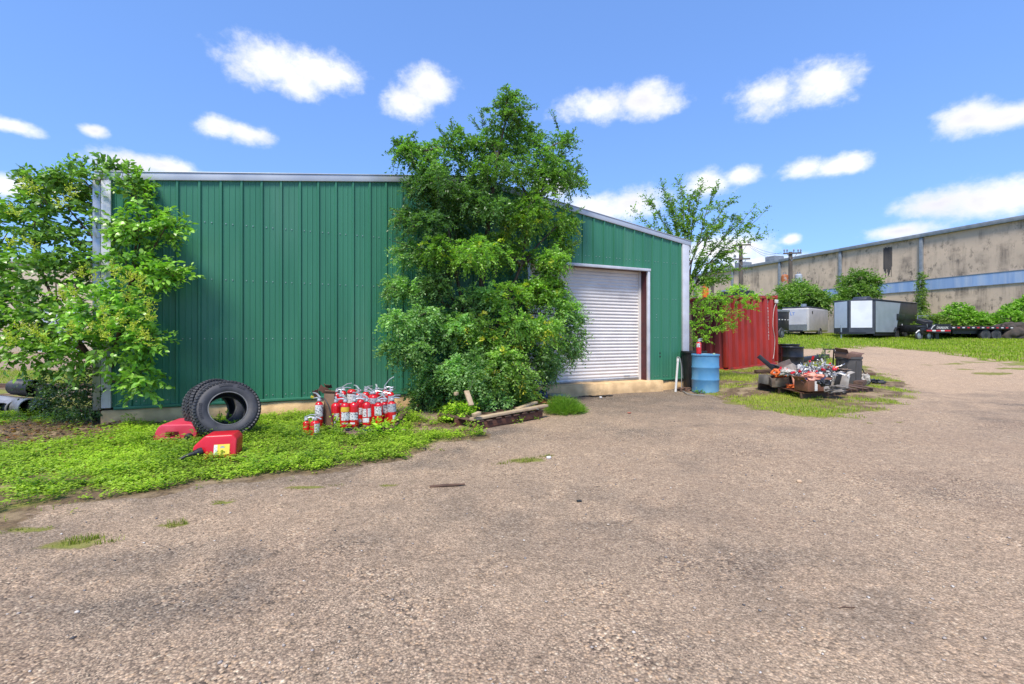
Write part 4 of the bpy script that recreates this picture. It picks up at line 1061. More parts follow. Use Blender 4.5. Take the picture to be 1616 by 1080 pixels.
# ---- tyres
def tyre(name, label, c, axis, roll, seed):
    t = thing(name, label, 'tyre', c, 0, 'tyres leaning on the wall')
    q = Vector(axis).to_track_quat('Z', 'Y'); t.rotation_mode = 'QUATERNION'; t.rotation_quaternion = q
    Ro, w, Ri = .385, .130, .222
    prof = [(Ri, -.075), (Ri - .004, -.10), (Ri + .012, -.112), (Ri + .05, -w + .002), (Ri + .10, -w - .004), (Ro - .045, -w + .008), (Ro - .012, -w + .03), (Ro - .004, -.06), (Ro, 0),
            (Ro - .004, .06), (Ro - .012, w - .03), (Ro - .045, w - .008), (Ri + .10, w + .004), (Ri + .05, w - .002), (Ri + .012, .112), (Ri - .004, .10), (Ri, .075),
            (Ri + .02, .088), (Ri + .06, .112), (Ro - .06, .110), (Ro - .028, .08), (Ro - .020, 0), (Ro - .028, -.08), (Ro - .06, -.110), (Ri + .06, -.112), (Ri + .02, -.088), (Ri, -.075)]
    m = MB(); m.lathe(prof, 72, cap=False); m.build('casing', rubber, t, smooth=50)
    tr = MB(); N_ = 54; rr = random.Random(seed)
    for i in range(N_):
        for row, (z, wd, off) in enumerate(((-.105, .050, 0), (-.045, .044, .5), (.005, .044, 0), (.052, .044, .5), (.105, .050, 0))):
            a = 2 * math.pi * (i + off) / N_
            r0 = Ro - .001 if abs(z) < .08 else Ro - .013
            L = 2 * math.pi * Ro / N_ * .66
            mx = Matrix.Rotation(a, 4, 'Z') @ Matrix.Translation((r0 + .004, 0, z)) @ Matrix.Rotation((.35 if row % 2 else -.35) + (.0 if abs(z) < .08 else .2), 4, 'X') @ Matrix.Rotation(0 if abs(z) < .08 else -math.copysign(.55, z), 4, 'Y')
            tr.add([(-.011, -L / 2, -wd / 2), (.009, -L / 2 * .9, -wd / 2 * .9), (.009, L / 2 * .9, -wd / 2 * .9), (-.011, L / 2, -wd / 2), (-.011, -L / 2, wd / 2), (.009, -L / 2 * .9, wd / 2 * .9), (.009, L / 2 * .9, wd / 2 * .9), (-.011, L / 2, wd / 2)],
                   [(0, 1, 2, 3), (7, 6, 5, 4), (0, 4, 5, 1), (1, 5, 6, 2), (2, 6, 7, 3)], mx)
    tr.build('tread', rubber, t)['kind'] = 'stuff'
    for z in (.109, -.109):
        b = MB(); b.lathe([(Ri - .003, z - .006), (Ri + .007, z - .004), (Ri + .009, z + .004), (Ri - .002, z + .005)], 64, cap=False); b.build('bead', rubber_worn, t, smooth=50)
    le = MB()
    for arc0, n in ((.5, 13), (2.5, 9), (4.3, 12)):
        for k in range(n):
            a = arc0 + k * .085 + roll
            if rr.random() < .15: continue
            mx = Matrix.Rotation(a, 4, 'Z') @ Matrix.Translation((Ri + .095, 0, w + .005))
            le.box((0, 0, 0), (.001, .001, .001)); le.v = le.v[:-8]; le.f = le.f[:-6]
            s2 = rr.choice((0, 1, 2))
            bars = [((0, -.009), (.032, .005)), ((0, .009), (.032, .005))] + ([((.013, 0), (.005, .018))] if s2 != 1 else []) + ([((-.013, 0), (.005, .018))] if s2 != 2 else [])
            for (bx_, by_), (sx, sy) in bars:
                le.add([(bx_ - sx / 2, by_ - sy / 2, 0), (bx_ + sx / 2, by_ - sy / 2, 0), (bx_ + sx / 2, by_ + sy / 2, 0), (bx_ - sx / 2, by_ + sy / 2, 0),
                        (bx_ - sx / 2, by_ - sy / 2, .003), (bx_ + sx / 2, by_ - sy / 2, .003), (bx_ + sx / 2, by_ + sy / 2, .003), (bx_ - sx / 2, by_ + sy / 2, .003)],
                       [(4, 5, 6, 7), (0, 1, 5, 4), (1, 2, 6, 5), (2, 3, 7, 6), (3, 0, 4, 7)], mx)
    le.build('raised_lettering', rubber, t)['kind'] = 'stuff'
    return t
tyre('truck_tyre', 'black truck tyre in front, leaning with its open centre facing out', PX(358, 648, 6.12), (.60, -.68, .40), .3, 1)
tyre('truck_tyre', 'black truck tyre standing half hidden behind the other tyre', PX(341, 643, 6.44), (.84, -.42, .34), 1.4, 2)

# ---- red fuel cans
# lying on its side, handle opening and cap towards the viewer
def lying_can():
    p = G(276, 701); p.z = tz(p.x, p.y) + .02
    t = thing('fuel_can', 'faded red fuel can lying flat with its handle opening toward us beside the tyres', 'fuel can', p, R(6), 'red fuel cans')
    outer = [(-.26, 0), (.25, 0), (.27, .10), (.235, .20), (.19, .225), (-.17, .225), (-.215, .19), (-.275, .07)]
    hole = [(-.125, .055), (.055, .055), (.035, .120), (-.105, .120)]
    bm = bmesh.new(); loops = []
    for poly in (outer, hole):
        vs = [bm.verts.new((x, 0, z)) for x, z in poly]
        loops.append([bm.edges.new((vs[i], vs[(i + 1) % len(vs)])) for i in range(len(vs))])
    bmesh.ops.triangle_fill(bm, use_beauty=True, use_dissolve=False, edges=loops[0] + loops[1])
    r = bmesh.ops.extrude_face_region(bm, geom=bm.faces[:])
    for v in [g for g in r['geom'] if isinstance(g, bmesh.types.BMVert)]: v.co.y = .36; v.co.z = v.co.z * 1.05 + .015; v.co.x *= .86
    bmesh.ops.recalc_face_normals(bm, faces=bm.faces)
    es = [e for e in bm.edges if len(e.link_faces) == 2 and e.calc_face_angle(0) > R(20)]
    bmesh.ops.bevel(bm, geom=es, offset=.026, segments=4, affect='EDGES', profile=.5, clamp_overlap=True)
    me = bpy.data.meshes.new('body'); bm.to_mesh(me); bm.free(); me.materials.append(can_faded); me.shade_smooth(); me.set_sharp_from_angle(angle=R(50))
    link('body', me, t)
    m = MB(); m.bx(-.13, .06, .10, .12, .03, .14); m.build('grip_wall', can_faded, t)
    c = MB(); c.tube([(.175, .03, .065), (.18, -.03, .06), (.185, -.032, .06), (.19, -.07, .05)], [.05, .048, .04, .038], 14); cap = c.build('cap', black_plastic, t, smooth=40)
    c = MB(); c.tube([(.18, -.05, .05), (.15, -.08, .03), (.11, -.085, .015)], [.02, .016, .014], 10); c.build('spout', black_plastic, cap, smooth=50)
lying_can()
# on its back, nose and spout to the left, label to the viewer
def side_can():
    p = G(337, 730); t = thing('fuel_can', 'bright red fuel can on its side with yellow label and black spout', 'fuel can', (p.x, p.y, p.z + .02), R(16), 'red fuel cans')
    outer = [(-.09, 0), (.19, 0), (.215, .03), (.215, .21), (.17, .265), (-.10, .265), (-.205, .16), (-.215, .11)]
    m = MB(); m.prism(outer, 0, .26)
    m.v = [(x, y + .20 * z, z) for x, y, z in m.v]
    m.build('body', can_red, t, bevel=.028, seg=4)
    def face(x, z, o=0): return (x, .20 * z - o, z)
    for nm, x0, x1, z0, z1, mm, o in (('label', -.005, .15, .055, .165, can_label, .0025), ('label_white_band', -.004, .03, .058, .162, sticker, .0035)):
        l = MB(); l.v = [face(x0, z0, o), face(x1, z0, o), face(x1, z1, o), face(x0, z1, o)]; l.f = [(0, 1, 2, 3)]; ob = l.build(nm, mm, t)
        if nm == 'label': lb = ob
        else: ob.parent = lb
    l = MB(); l.lathe([(0, 0), (.022, 0), (.022, .001)], 14, Matrix.Translation((.08, .20 * .13 - .0036, .13)) @ Matrix.Rotation(R(90 + 11.3), 4, 'X')); l.build('label_emblem', white_plastic, lb)
    l = MB(); l.lathe([(0, 0), (.013, 0), (.013, .001)], 3, Matrix.Translation((.08, .20 * .085 - .0036, .085)) @ Matrix.Rotation(R(90 + 11.3), 4, 'X')); l.build('label_hazard_mark', mat('orange_print', (.75, .20, .02), (.65, .15, .02), 8, .5), lb)
    b = Vector((-.135, .01, .10)); d = Vector((-.80, -.55, -.12)).normalized()
    c = MB(); c.tube([b + d * -.02, b + d * .02, b + d * .022, b + d * .055], [.046, .044, .037, .034], 14); cap = c.build('cap', black_plastic, t, smooth=40)
    c = MB(); c.tube([b + d * .05, b + d * .09, b + d * .14 + Vector((0, 0, -.008)), b + d * .20 + Vector((0, 0, -.025))], [.024, .021, .017, .014], 10); c.build('spout', black_plastic, cap, smooth=50)
side_can()

# ---- fire extinguishers
def extinguisher(label, x, yb, r, h, style, zbase, yaw=0.0, hose=None, dome=False, lean=(0, 0), loc=None, lever=0.0):
    if loc is None:
        Y = (CAM_H - zbase) * FPX / (yb - 530); loc = Vector(((x - 808) / FPX * Y, Y, zbase))
    t = thing('fire_extinguisher', label, 'extinguisher', loc, yaw, 'red fire extinguishers on and beside the low pallet')
    t.rotation_euler = (lean[0], lean[1], yaw)
    hb = h; r *= 1.08
    m = MB(); prof = [(0, 0), (r * .9, .0), (r, .012), (r, .022), (r, hb * .80)] + [(r * math.cos(a) * 1.0, hb * .80 + hb * .17 * math.sin(a)) for a in (.3, .6, .9, 1.15)] + [(.022, hb * .985), (.020, hb)]
    m.lathe(prof, 24); m.build('cylinder', ext_red, t, smooth=35)
    if dome:
        m = MB(); m.lathe([(r * .96, hb * .93), (r * .98, hb * .97)] + [(r * .98 * math.cos(a), hb * .97 + r * .62 * math.sin(a)) for a in (.2, .5, .8, 1.1, 1.4)] + [(0, hb * .97 + r * .62)], 20); m.build('plastic_dome', ext_red, t, smooth=40)
    else:
        v = MB(); v.tube([(0, 0, hb - .004), (0, 0, hb + .016), (0, 0, hb + .018), (0, 0, hb + .040)], [.030, .030, .024, .022], 12)
        v.tube([(0, -.014, hb + .022), (0, -.034, hb + .022)], [.013, .013], 10); va = v.build('valve', chrome, t, smooth=40)
        a = yaw
        hd = MB(); hd.tube([(-.01, 0, hb + .028), (.055, 0, hb + .036), (.125, 0, hb + .022)], [.011, .012, .010], 6); hd.build('carry_handle', chrome, va, smooth=50)
        lv = MB(); lv.bar((-.022, 0, hb + .044), (.06, 0, hb + .072 + lever), .026, .010); lv.bar((.06, 0, hb + .072 + lever), (.135, 0, hb + .066 + lever * 1.6), .026, .010); lv.build('lever', chrome, va)
        g = MB(); g.tube([(-.0, -.034, hb + .022), (0, -.040, hb + .022)], [.016, .015], 12); g.build('gauge', white_plastic, va)
        if hose:
            hz = MB(); pts = [Vector(q) for q in hose]; hz.tube(pts, .008, 8); hz.tube([pts[-1], pts[-1] + (pts[-1] - pts[-2]).normalized() * .06], [.010, .016], 8); hz.build('hose', black_plastic, t, smooth=50)
    def band(z0, z1, a0, a1, mm, name, off=.0012):
        b = MB(); n = 14
        for i in range(n + 1):
            a = a0 + (a1 - a0) * i / n
            for z in (z0, z1): b.v.append(((r + off) * math.cos(a), (r + off) * math.sin(a), z))
        for i in range(n): b.f.append((2 * i, 2 * i + 2, 2 * i + 3, 2 * i + 1))
        o = b.build(name, mm, t, smooth=60); o.rotation_euler = (0, 0, -yaw); return o
    F0 = R(-90) + math.atan2(loc.x, loc.y) * -1
    for (kind, z0, z1, a0, a1) in style:
        band(z0 * hb, z1 * hb, F0 + R(a0), F0 + R(a1), {'w': lab_white, 'g': lab_grey, 'y': lab_yellow, 's': sticker}[kind], 'label')
    return t
EX = [
 ('small fire extinguisher in the grass at far left of the group, behind its twin', 484, 686, .042, .20, [], 0.0, .4, None, False),
 ('short fire extinguisher with a big plain label in the grass at far left', 497, 688, .058, .22, [('w', .12, .80, -10, 65)], 0.0, -.5, None, False),
 ('fire extinguisher with a long black hose hanging left beside the cardboard', 503, 672, .052, .36, [('w', .38, .84, -70, 70)], .09, 2.6, [(-.03, -.01, .395), (-.10, -.02, .39), (-.17, -.03, .30), (-.22, -.04, .17), (-.255, -.05, .06)], False),
 ('tall fire extinguisher standing behind the cardboard, right side showing', 531, 655, .058, .38, [], .09, .3, None, False),
 ('fire extinguisher with a tall narrow white label just right of the cardboard', 531, 670, .062, .33, [('w', .08, .52, -30, 35)], .09, 2.2, None, False),
 ('fire extinguisher with yellow top label and white label, front row', 544, 674, .058, .36, [('y', .62, .80, -60, 60), ('w', .28, .60, -50, 70), ('s', .14, .19, -40, 40)], .09, 2.9, None, False),
 ('front row fire extinguisher right beside the yellow-labelled one', 558.5, 673, .060, .36, [('w', .28, .58, -70, 50), ('s', .12, .19, -50, 10)], .09, .35, None, False),
 ('large fire extinguisher with a smooth red domed cap, tallest of the back row', 555, 657,   .066, .40, [('w', .55, .90, -75, 75)], .09, 0, None, True),
 ('front row fire extinguisher with three white stickers in the middle of the group', 579.5, 671, .060, .35, [('w', .36, .70, -65, -5), ('s', .36, .70, 10, 60), ('s', .14, .32, -65, 25)], .09, 2.7, None, False),
 ('fire extinguisher with silver label band behind the three-sticker one', 590, 662, .060, .40, [('g', .62, .84, -80, 80)], .09, .2, None, False),
 ('fire extinguisher with white label, third from the right in front', 598, 669, .056, .33, [('w', .40, .80, -75, 40)], .09, .5, None, False),
 ('fire extinguisher with faded label, second from the right in front', 608, 666, .054, .31, [('w', .45, .84, -70, 70)], .09, 2.5, None, False),
 ('rightmost fire extinguisher with wide silver label and small sticker', 618.5, 667, .060, .33, [('g', .50, .86, -80, 80), ('s', .18, .36, 10, 60)], .09, .7, None, False),
 ('fire extinguisher with raised silver lever, tallest at the right end', 607, 652, .060, .40, [], .09, .25, None, False),
 ('back row fire extinguisher just right of the domed one', 567, 653, .055, .36, [('w', .4, .8, -70, 70)], .09, 2.4, None, False),
 ('back row fire extinguisher with red lever near the middle', 578, 652, .058, .37, [('g', .4, .7, -70, 70)], .09, .9, None, False),
 ('back row fire extinguisher left of the tall right-end one', 594, 650, .055, .37, [], .09, 2.0, None, False),
 ('back row fire extinguisher against the wall behind the yellow-labelled one', 542, 651, .052, .38, [('w', .4, .8, -70, 70)], .09, .6, None, False),
 ('back row fire extinguisher at the right end, half hidden', 617, 652, .052, .36, [('g', .4, .8, -70, 70)], .09, 1.2, None, False),
 ('middle row fire extinguisher peeking between cardboard and yellow-labelled one', 538, 661, .054, .35, [('g', .4, .7, -70, 70)], .09, 1.9, None, False),
 ('middle row fire extinguisher left of the silver-banded one', 585, 657, .052, .36, [('w', .4, .7, -70, 70)], .09, 2.8, None, False),
 ('middle row fire extinguisher behind the two right-end front ones', 603, 660, .054, .36, [('w', .45, .8, -70, 70)], .09, .1, None, False),
 ('middle row fire extinguisher between the front two and the domed one', 569, 664, .054, .34, [('w', .3, .6, -70, 70)], .09, 2.9, None, False),
]
for i, (lab, x, yb, r, h, st, zb, yw, hz, dm) in enumerate(EX):
    extinguisher(lab, x, yb, r, h, st, zb + .02, yw, hz, dm, lever=(.09 if 'raised' in lab else (i % 3) * .012), lean=((i * 37 % 7 - 3) * .012, (i * 53 % 5 - 2) * .014))

# low pallet below them
def pallet(name, label, origin, u, w, d, n, m_p, m_r, h=.10, gap=.6, first=None, group='wooden pallets'):
    t = thing(name, label, 'pallet', origin, u, group)
    for k in range(3):
        y = d * (.04 + .46 * k); m = MB(); m.bx(0, w, y - .02, y + .02, .0, h - .018); m.build('runner', m_r, t, bevel=.003)
    for k in range(n):
        x = w * (k + .5) / n; wd = w / n * gap * random.uniform(.85, 1.1)
        m = MB(); m.box((x, d / 2, h - .008), (wd, d + .04, .016), (random.uniform(-.02, .02), 0, random.uniform(-.02, .02)))
        m.build('plank', first if (first and k == 0) else m_p, t, bevel=.003)
    return t
pallet('wooden_pallet', 'low weathered pallet under the fire extinguishers', Vector((-2.62, 6.42, tz(-2.5, 6.6))), R(4), .98, 1.35, 6, wood_dark, wood_dark, .095)
m = MB(); o_ = Vector((-2.34, 6.40, .05)); 
g = thing('green_board', 'narrow green painted board along the front of the extinguisher pallet', 'board', (-2.40, 6.40, .055), R(4))
m.bx(0, .52, -.03, 0, 0, .035); m.build('plank', green_board, g, bevel=.003)
# cardboard sheet, rusty scraps
cb = thing('cardboard_carton', 'tall flat brown cardboard carton standing among the fire extinguishers', 'carton', PX(516.5, 673, 6.60), R(-6))
cb.location.z = .10
m = MB(); m.bx(-.078, .078, 0, .05, 0, .455); cbb = m.build('carton_body', cardboard, cb, bevel=.004); cb.rotation_euler = (R(-4), R(1.5), R(-6))
m = MB(); m.box((-.0, .03, .478), (.15, .012, .05), (R(40), 0, 0)); m.build('flap', cardboard, cb)
for i, (x, y, Y, sx, sz, rot, lab) in enumerate([(512, 616, 6.85, .17, .10, (.1, .5, .2), 'curled rusty plate leaning on top of the cardboard carton'), (499, 622, 6.8, .08, .14, (.2, -.3, .5), 'narrow rusty bracket left of the cardboard carton top'), (517, 610, 6.95, .12, .07, (.6, .1, -.2), 'small rusty sheet highest above the cardboard carton')]):
    t = thing('rusty_scrap', lab, 'scrap metal', PX(x, y, Y)); m = MB()
    n = 7
    for k in range(n):
        a = -.7 + 1.4 * k / (n - 1)
        for dz in (-sz / 2, sz / 2):
            for th in (0, .006): m.v.append((sx / 2 * math.sin(a) / math.sin(.7), -.08 * math.cos(a) + .08 - th, dz * (1 - .12 * (k % 3))))
    for k in range(n - 1):
        b = 4 * k; m.f += [(b, b + 4, b + 6, b + 2), (b + 1, b + 3, b + 7, b + 5), (b, b + 1, b + 5, b + 4), (b + 2, b + 6, b + 7, b + 3)]
    m.f += [(0, 2, 3, 1), (4 * n - 4, 4 * n - 3, 4 * n - 1, 4 * n - 2)]
    m.build('plate', rust, t); t.rotation_euler = rot
t = thing('yellow_tag', 'small yellow plastic tag by the rusty bracket', 'tag', PX(493, 627, 6.8)); m = MB(); m.box((0, 0, 0), (.05, .006, .035), (.2, .5, .3)); m.build('tag_plate', mat('yellow_tag', (.70, .62, .05), (.6, .5, .04), 8, .5), t, bevel=.002)

def lump(name, label, cat, c, dims, m, seed, amp=.25, res=12, rot=(0, 0, 0), group=None, crease=2.2, flat=True, part='body'):
    """an uneven closed body: stones, bags, crumpled sheets"""
    t = thing(name, label, cat, c, 0, group); t.rotation_euler = rot
    r = np.random.default_rng(seed); n = res * 2 if amp > .2 else res
    th = np.linspace(0, np.pi, n + 1); ph = np.linspace(0, 2 * np.pi, 2 * n, endpoint=False)
    T, Pp = np.meshgrid(th, ph, indexing='ij')
    d = np.stack([np.sin(T) * np.cos(Pp), np.sin(T) * np.sin(Pp), np.cos(T)], -1)
    s_ = np.sign(d) * np.abs(d) ** .75
    off = np.zeros(T.shape)
    for k in range(5):
        v = unit(r.normal(0, 1, 3)); off += np.sin((d @ v) * r.uniform(1.5, 3.5) * crease + r.uniform(0, 6)) / 6
    if amp > .2:
        for k in range(10):
            v = unit(r.normal(0, 1, 3)); off += (.5 - np.abs(np.sin((d @ v) * r.uniform(4, 9) + r.uniform(0, 6) + 2 * off))) * r.uniform(.1, .34)
    q = s_ * (1 + amp * off[..., None] * 1.3) * np.array(dims) / 2
    q[0] = q[0].mean(0); q[-1] = q[-1].mean(0)
    i = np.arange((n + 1) * 2 * n).reshape(n + 1, 2 * n); j = np.roll(i, -1, 1)
    F = np.stack([i[:-1], i[1:], j[1:], j[:-1]], -1).reshape(-1, 4)
    me = np_mesh(part, q.reshape(-1, 3), F, m, None, smooth=not flat); link(part, me, t); return t
scrap_brown = mat('scuffed_brown_leather', (.17, .095, .075), (.10, .06, .055), 9, .8, 0, .4, 30)
t = lump('work_boot', 'worn brown boot-like scrap lying flat in the weeds below the pallet', 'scrap', G(560, 690) + Vector((.0, .0, .045)), (.42, .16, .07), scrap_brown, 5, .14, 12, (0, .10, -.32), flat=False)
t2 = MB(); t2.lathe([(.035, 0), (.05, .012), (.052, .02)], 14, Matrix.Translation((-.10, -.01, .028)), cap=True); t2.build('dark_opening', mat('dark_blue_lining', (.03, .035, .06), (.02, .02, .03), 8, .7), t)
lump('brick_piece', 'broken red brick at the right end of the extinguisher pallet', 'brick', G(631, 678) + Vector((0, .05, .04)), (.10, .08, .08), mat('red_brick', (.22, .075, .045), (.15, .06, .04), 14, .9, 0, .5), 8, .08, 8)
lump('stone', 'small tan stone below the broken brick in the weeds', 'stone', G(637, 684) + Vector((0, 0, .03)), (.06, .05, .05), mat('tan_stone', (.55, .38, .24), (.42, .30, .2), 14, .9), 9, .1, 8)
t = thing('ball', 'small white ball between front row fire extinguishers', 'ball', PX(567.5, 665, 6.58)); m = MB(); m.lathe([(.034 * math.sin(a), -.034 * math.cos(a)) for a in [0.001 + i * math.pi / 10 for i in range(10)] + [math.pi - .001]], 16); m.build('ball_body', white_plastic, t, smooth=80)

# ---- broad-leaved weeds with bigger leaves
def leafy_weed(label, x, y, rad, hgt, n, leaf, pal, name='broadleaf_weed', lift=0):
    b = G(x, y); t = thing(name, label, 'weed', b); F = Foliage(int(x))
    c = b + Vector((0, 0, hgt * .5 + lift))
    F.lobe(c, (rad, rad * .8, hgt * .5), n, leaf, .62, pal, 7, (.06, .14), up=.4, droop=.1, stem=10)
    st = MB()
    for k in range(6):
        e = Vector(F.r.normal(0, rad * .5, 3)); e.z = hgt * .8; st.tube([(0, 0, 0), (e.x * .4, e.y * .4, hgt * .45), e], [.005, .004, .002], 4)
    st.build('stems', twig_m, t); F.build('leaves', LEAF_C, t); return t
bright = ((.13, .22, .02), (.30, .42, .03))
leafy_weed('leafy weed clump in front of the right end fire extinguishers', 606, 688, .22, .20, 46, .06, bright)
leafy_weed('leafy weed sprout in front of the fire extinguisher right of the cardboard', 535, 684, .10, .20, 16, .055, bright)
leafy_weed('leafy weed clump at the right end of the extinguisher pallet', 628, 676, .14, .16, 24, .055, bright)
leafy_weed('leafy weed inside the front tyre opening', 352, 690, .16, .30, 20, .055, bright)
leafy_weed('leafy green weed mound at the left end of the broken pallet', 725, 668, .32, .28, 80, .06, bright)
leafy_weed('small weed at the front edge of the broken pallet', 815, 668, .10, .10, 14, .04, bright)
leafy_weed('tiny weed by the right end of the broken pallet', 846, 662, .07, .10, 10, .04, bright)
leafy_weed('green weed growing on the concrete door sill', 945, 612, .16, .20, 40, .04, ((.07, .12, .02), (.2, .3, .03)), lift=.02)
leafy_weed('small dark weed on the sill under the tree', 862, 617, .20, .25, 50, .04, ((.05, .09, .02), (.14, .2, .03)), lift=.05)
leafy_weed('tiny weed at the foot of the blue drum', 1104, 623, .07, .10, 12, .045, ((.05, .14, .03), (.16, .3, .05)))
leafy_weed('thin green sprout on top of the scrap heap', 1302, 606, .12, .55, 20, .05, ((.05, .11, .02), (.16, .26, .04)), lift=.55)

# ---- broken pallet under the tree with boards
pb = pallet('wooden_pallet', 'dark broken pallet lying under the big tree', Vector((-.54, 6.72, tz(-.5, 6.8) + .0)), math.atan2(.72, .70), 1.55, .95, 8, wood_dark, wood_red, .13, .62)
t = thing('long_board', 'long pale lumber board lying across the broken pallet', 'board', (0, 0, 0)); m = MB()
a, b = PX(744, 662, 6.75), PX(862, 640, 7.9); m.bar(a, b, .10, .038); m.build('board_body', wood_pale, t, bevel=.004)
t = thing('short_board', 'short pale board end behind the long board', 'board', (0, 0, 0)); m = MB()
a, b = PX(815, 646, 7.75), PX(846, 635, 8.15); m.bar(a, b, .09, .035); m.build('board_body', wood_pale, t, bevel=.004)
t = thing('upright_board', 'pale board stub standing up out of the tree leaves', 'board', (0, 0, 0)); m = MB()
a, b = PX(744, 640, 6.95), PX(736, 617, 7.05); m.bar(a, b, .085, .03); m.build('board_body', wood_pale, t, bevel=.004)
t = thing('board_block', 'small pale wood block on the left end of the long board', 'board', (0, 0, 0)); m = MB()
a, b = PX(747, 656, 6.70), PX(757, 652, 6.80); m.bar(a, b, .07, .05); m.build('board_body', wood_pale, t, bevel=.004)
t = thing('block', 'small pale wood end poking out of the leaves left of the stub', 'board', (0, 0, 0)); m = MB()
m.bar(PX(718, 622, 7.1), PX(722, 621, 7.15), .05, .05); m.build('board_body', wood_pale, t, bevel=.004)
hose_m = mat('orange_hose', (.40, .085, .035), (.28, .06, .03), 8, .5)
t = thing('coiled_hose', 'loose coil of dull orange hose behind the broken pallet', 'hose', (0, 0, 0))
pts = []; c0 = G(858, 648)
for k in range(90):
    a = k * .28; rr_ = .30 + .10 * math.sin(k * .37) + .05 * math.sin(k * .11)
    pts.append((c0.x + rr_ * 1.1 * math.cos(a), c0.y + .1 + rr_ * .8 * math.sin(a), tz(c0.x, c0.y) + .03 + .05 * abs(math.sin(k * .21)) + .0009 * k))
m = MB(); m.tube(pts, .013, 6); m.build('hose_body', hose_m, t, smooth=60)
blue_plastic = mat('dark_blue_plastic', (.020, .055, .20), (.012, .03, .10), 6, .35)
lump('plastic_bag', 'crumpled dark blue plastic beside the door sill', 'plastic', G(855, 634) + Vector((0, .05, .12)), (.24, .2, .26), blue_plastic, 12, .35, 12, (0, .2, .3))
lump('plastic_bag', 'crumpled black plastic left of the blue plastic', 'plastic', G(842, 634) + Vector((0, .1, .12)), (.26, .22, .24), black_plastic, 14, .35, 12)
lump('foam_scrap', 'white foam scrap lying on the orange hose', 'scrap', G(846, 652) + Vector((0, 0, .06)), (.10, .07, .04), white_plastic, 15, .2, 8)
lump('grey_stone', 'flat grey slab leaning at the door sill behind the feathery plant', 'stone', G(880, 630) + Vector((0, .1, .07)), (.45, .20, .05), mat('grey_stone', (.40, .37, .34), (.28, .26, .24), 8, .9), 16, .08, 10, (.1, .05, .5))

# ---- feathery plant
def feathery():
    b = G(893, 656); b.y += .22; b.z = tz(b.x, b.y)
    t = thing('feathery_plant', 'feathery bright green fennel-like mound at the gravel edge', 'plant', b)
    r = np.random.default_rng(5); n = 8000
    lob = np.array([(-.12, .02, .14, .22), (.06, -.08, .10, .22), (.20, -.10, .05, .15), (-.02, .10, .18, .20), (.14, .05, .10, .18), (-.20, -.08, .06, .16), (0, -.15, .02, .18), (.26, -.02, .02, .14), (-.1, -.14, .02, .18)])
    k = r.choice(len(lob), n); d = sphere_dirs(n, r); d[:, 2] = np.abs(d[:, 2]) * .9 - .1
    rad = lob[k, 3] * r.uniform(.1, 1, n) ** .6 * (1 + .35 * np.sin(d[:, 0] * 9 + k) * np.sin(d[:, 1] * 8 + 2 * k))
    P = lob[k, :3] * np.array([1, 1, .8]) + d * rad[:, None] * np.array([1, 1, .85]); P[:, 2] = np.maximum(P[:, 2], .005)
    D = d + np.array([0, 0, .5]) + r.normal(0, .5, (n, 3)); L = r.uniform(.04, .11, n)
    Vv, F = diamond_arrays(P, D, r.normal(0, 1, (n, 3)), L, np.full(n, .0062))
    f = r.random((n, 1)); C = np.array((.10, .20, .02)) * (1 - f) + np.array((.27, .44, .05)) * f
    o = link('fronds', np_mesh('fronds', Vv, F, LEAF_C, np.repeat(C, 4, 0)), t); o['kind'] = 'stuff'
    st = MB()
    for q in range(14):
        e = Vector(r.normal(0, .16, 3)); e.z = .25; st.tube([(0, 0, 0), (e.x * .4, e.y * .4, .14), e], [.006, .004, .002], 4)
    st.build('stems', mat('green_stem', (.10, .16, .03), (.07, .12, .02), 8, .7), t)
feathery()

# ---- pipes behind the left tree
pipe_grey = mat('grey_pipe', (.30, .30, .31), (.22, .22, .23), 3, .45, .1, .05, c3=(.12, .11, .10), scale3=3)
pipe_blk = mat('black_pipe', (.02, .02, .022), (.035, .034, .034), 5, .45)
for i, (x, y, Y, r_, lab, dl) in enumerate([(26, 643, 8.05, .135, 'large grey pipe lowest at the left of the pipe stack', 4.5), (47, 642, 8.0, .15, 'large grey pipe in the middle of the bottom row of pipes', 4.5), (68, 640, 8.05, .14, 'dark pipe at the right of the bottom row under the tree', 4.2),
                                        (2, 650, 7.9, .12, 'small pipe at the far left edge of the pipe stack', 4.0), (57, 613, 8.3, .15, 'black corrugated pipe lying on top of the pipe stack', .7), (78, 618, 8.35, .13, 'black pipe end behind the top corrugated pipe', .9)]):
    c = PX(x, y, Y)
    if y > 630: c.z = tz(c.x, c.y) + r_
    t = thing('drain_pipe', lab, 'pipe', c, 0, 'pipes stacked behind the left tree')
    d = Vector((-.93, .36, 0)).normalized()
    q = d.to_track_quat('Z', 'Y').to_matrix().to_4x4()
    m = MB()
    if dl < 1:
        pr = []; k = int(dl / .04)
        for j in range(k): pr += [(r_ * .93, j * .04), (r_, j * .04 + .012), (r_, j * .04 + .028), (r_ * .93, j * .04 + .04)]
        m.lathe(pr, 24, q, cap=False); m.build('pipe_wall', pipe_blk, t, smooth=40)
    else:
        m.lathe([(r_ * .9, .3), (r_ * .9, 0), (r_, 0), (r_, dl), (r_ * .9, dl)], 28, q, cap=False); m.build('pipe_wall', pipe_grey if i < 2 else pipe_blk, t, smooth=40)
    m = MB(); m.lathe([(0, .32), (r_ * .899, .32)], 24, q); m.build('dark_inside', dark_in, t)
t = thing('kerb_log', 'long dark timber edging lying behind the pipes', 'timber', (-11, 12.3, tz(-11, 12.3))); m = MB(); m.bx(-6, 2.4, -.08, .08, 0, .12); m.build('timber_body', wood_dark, t, bevel=.01)

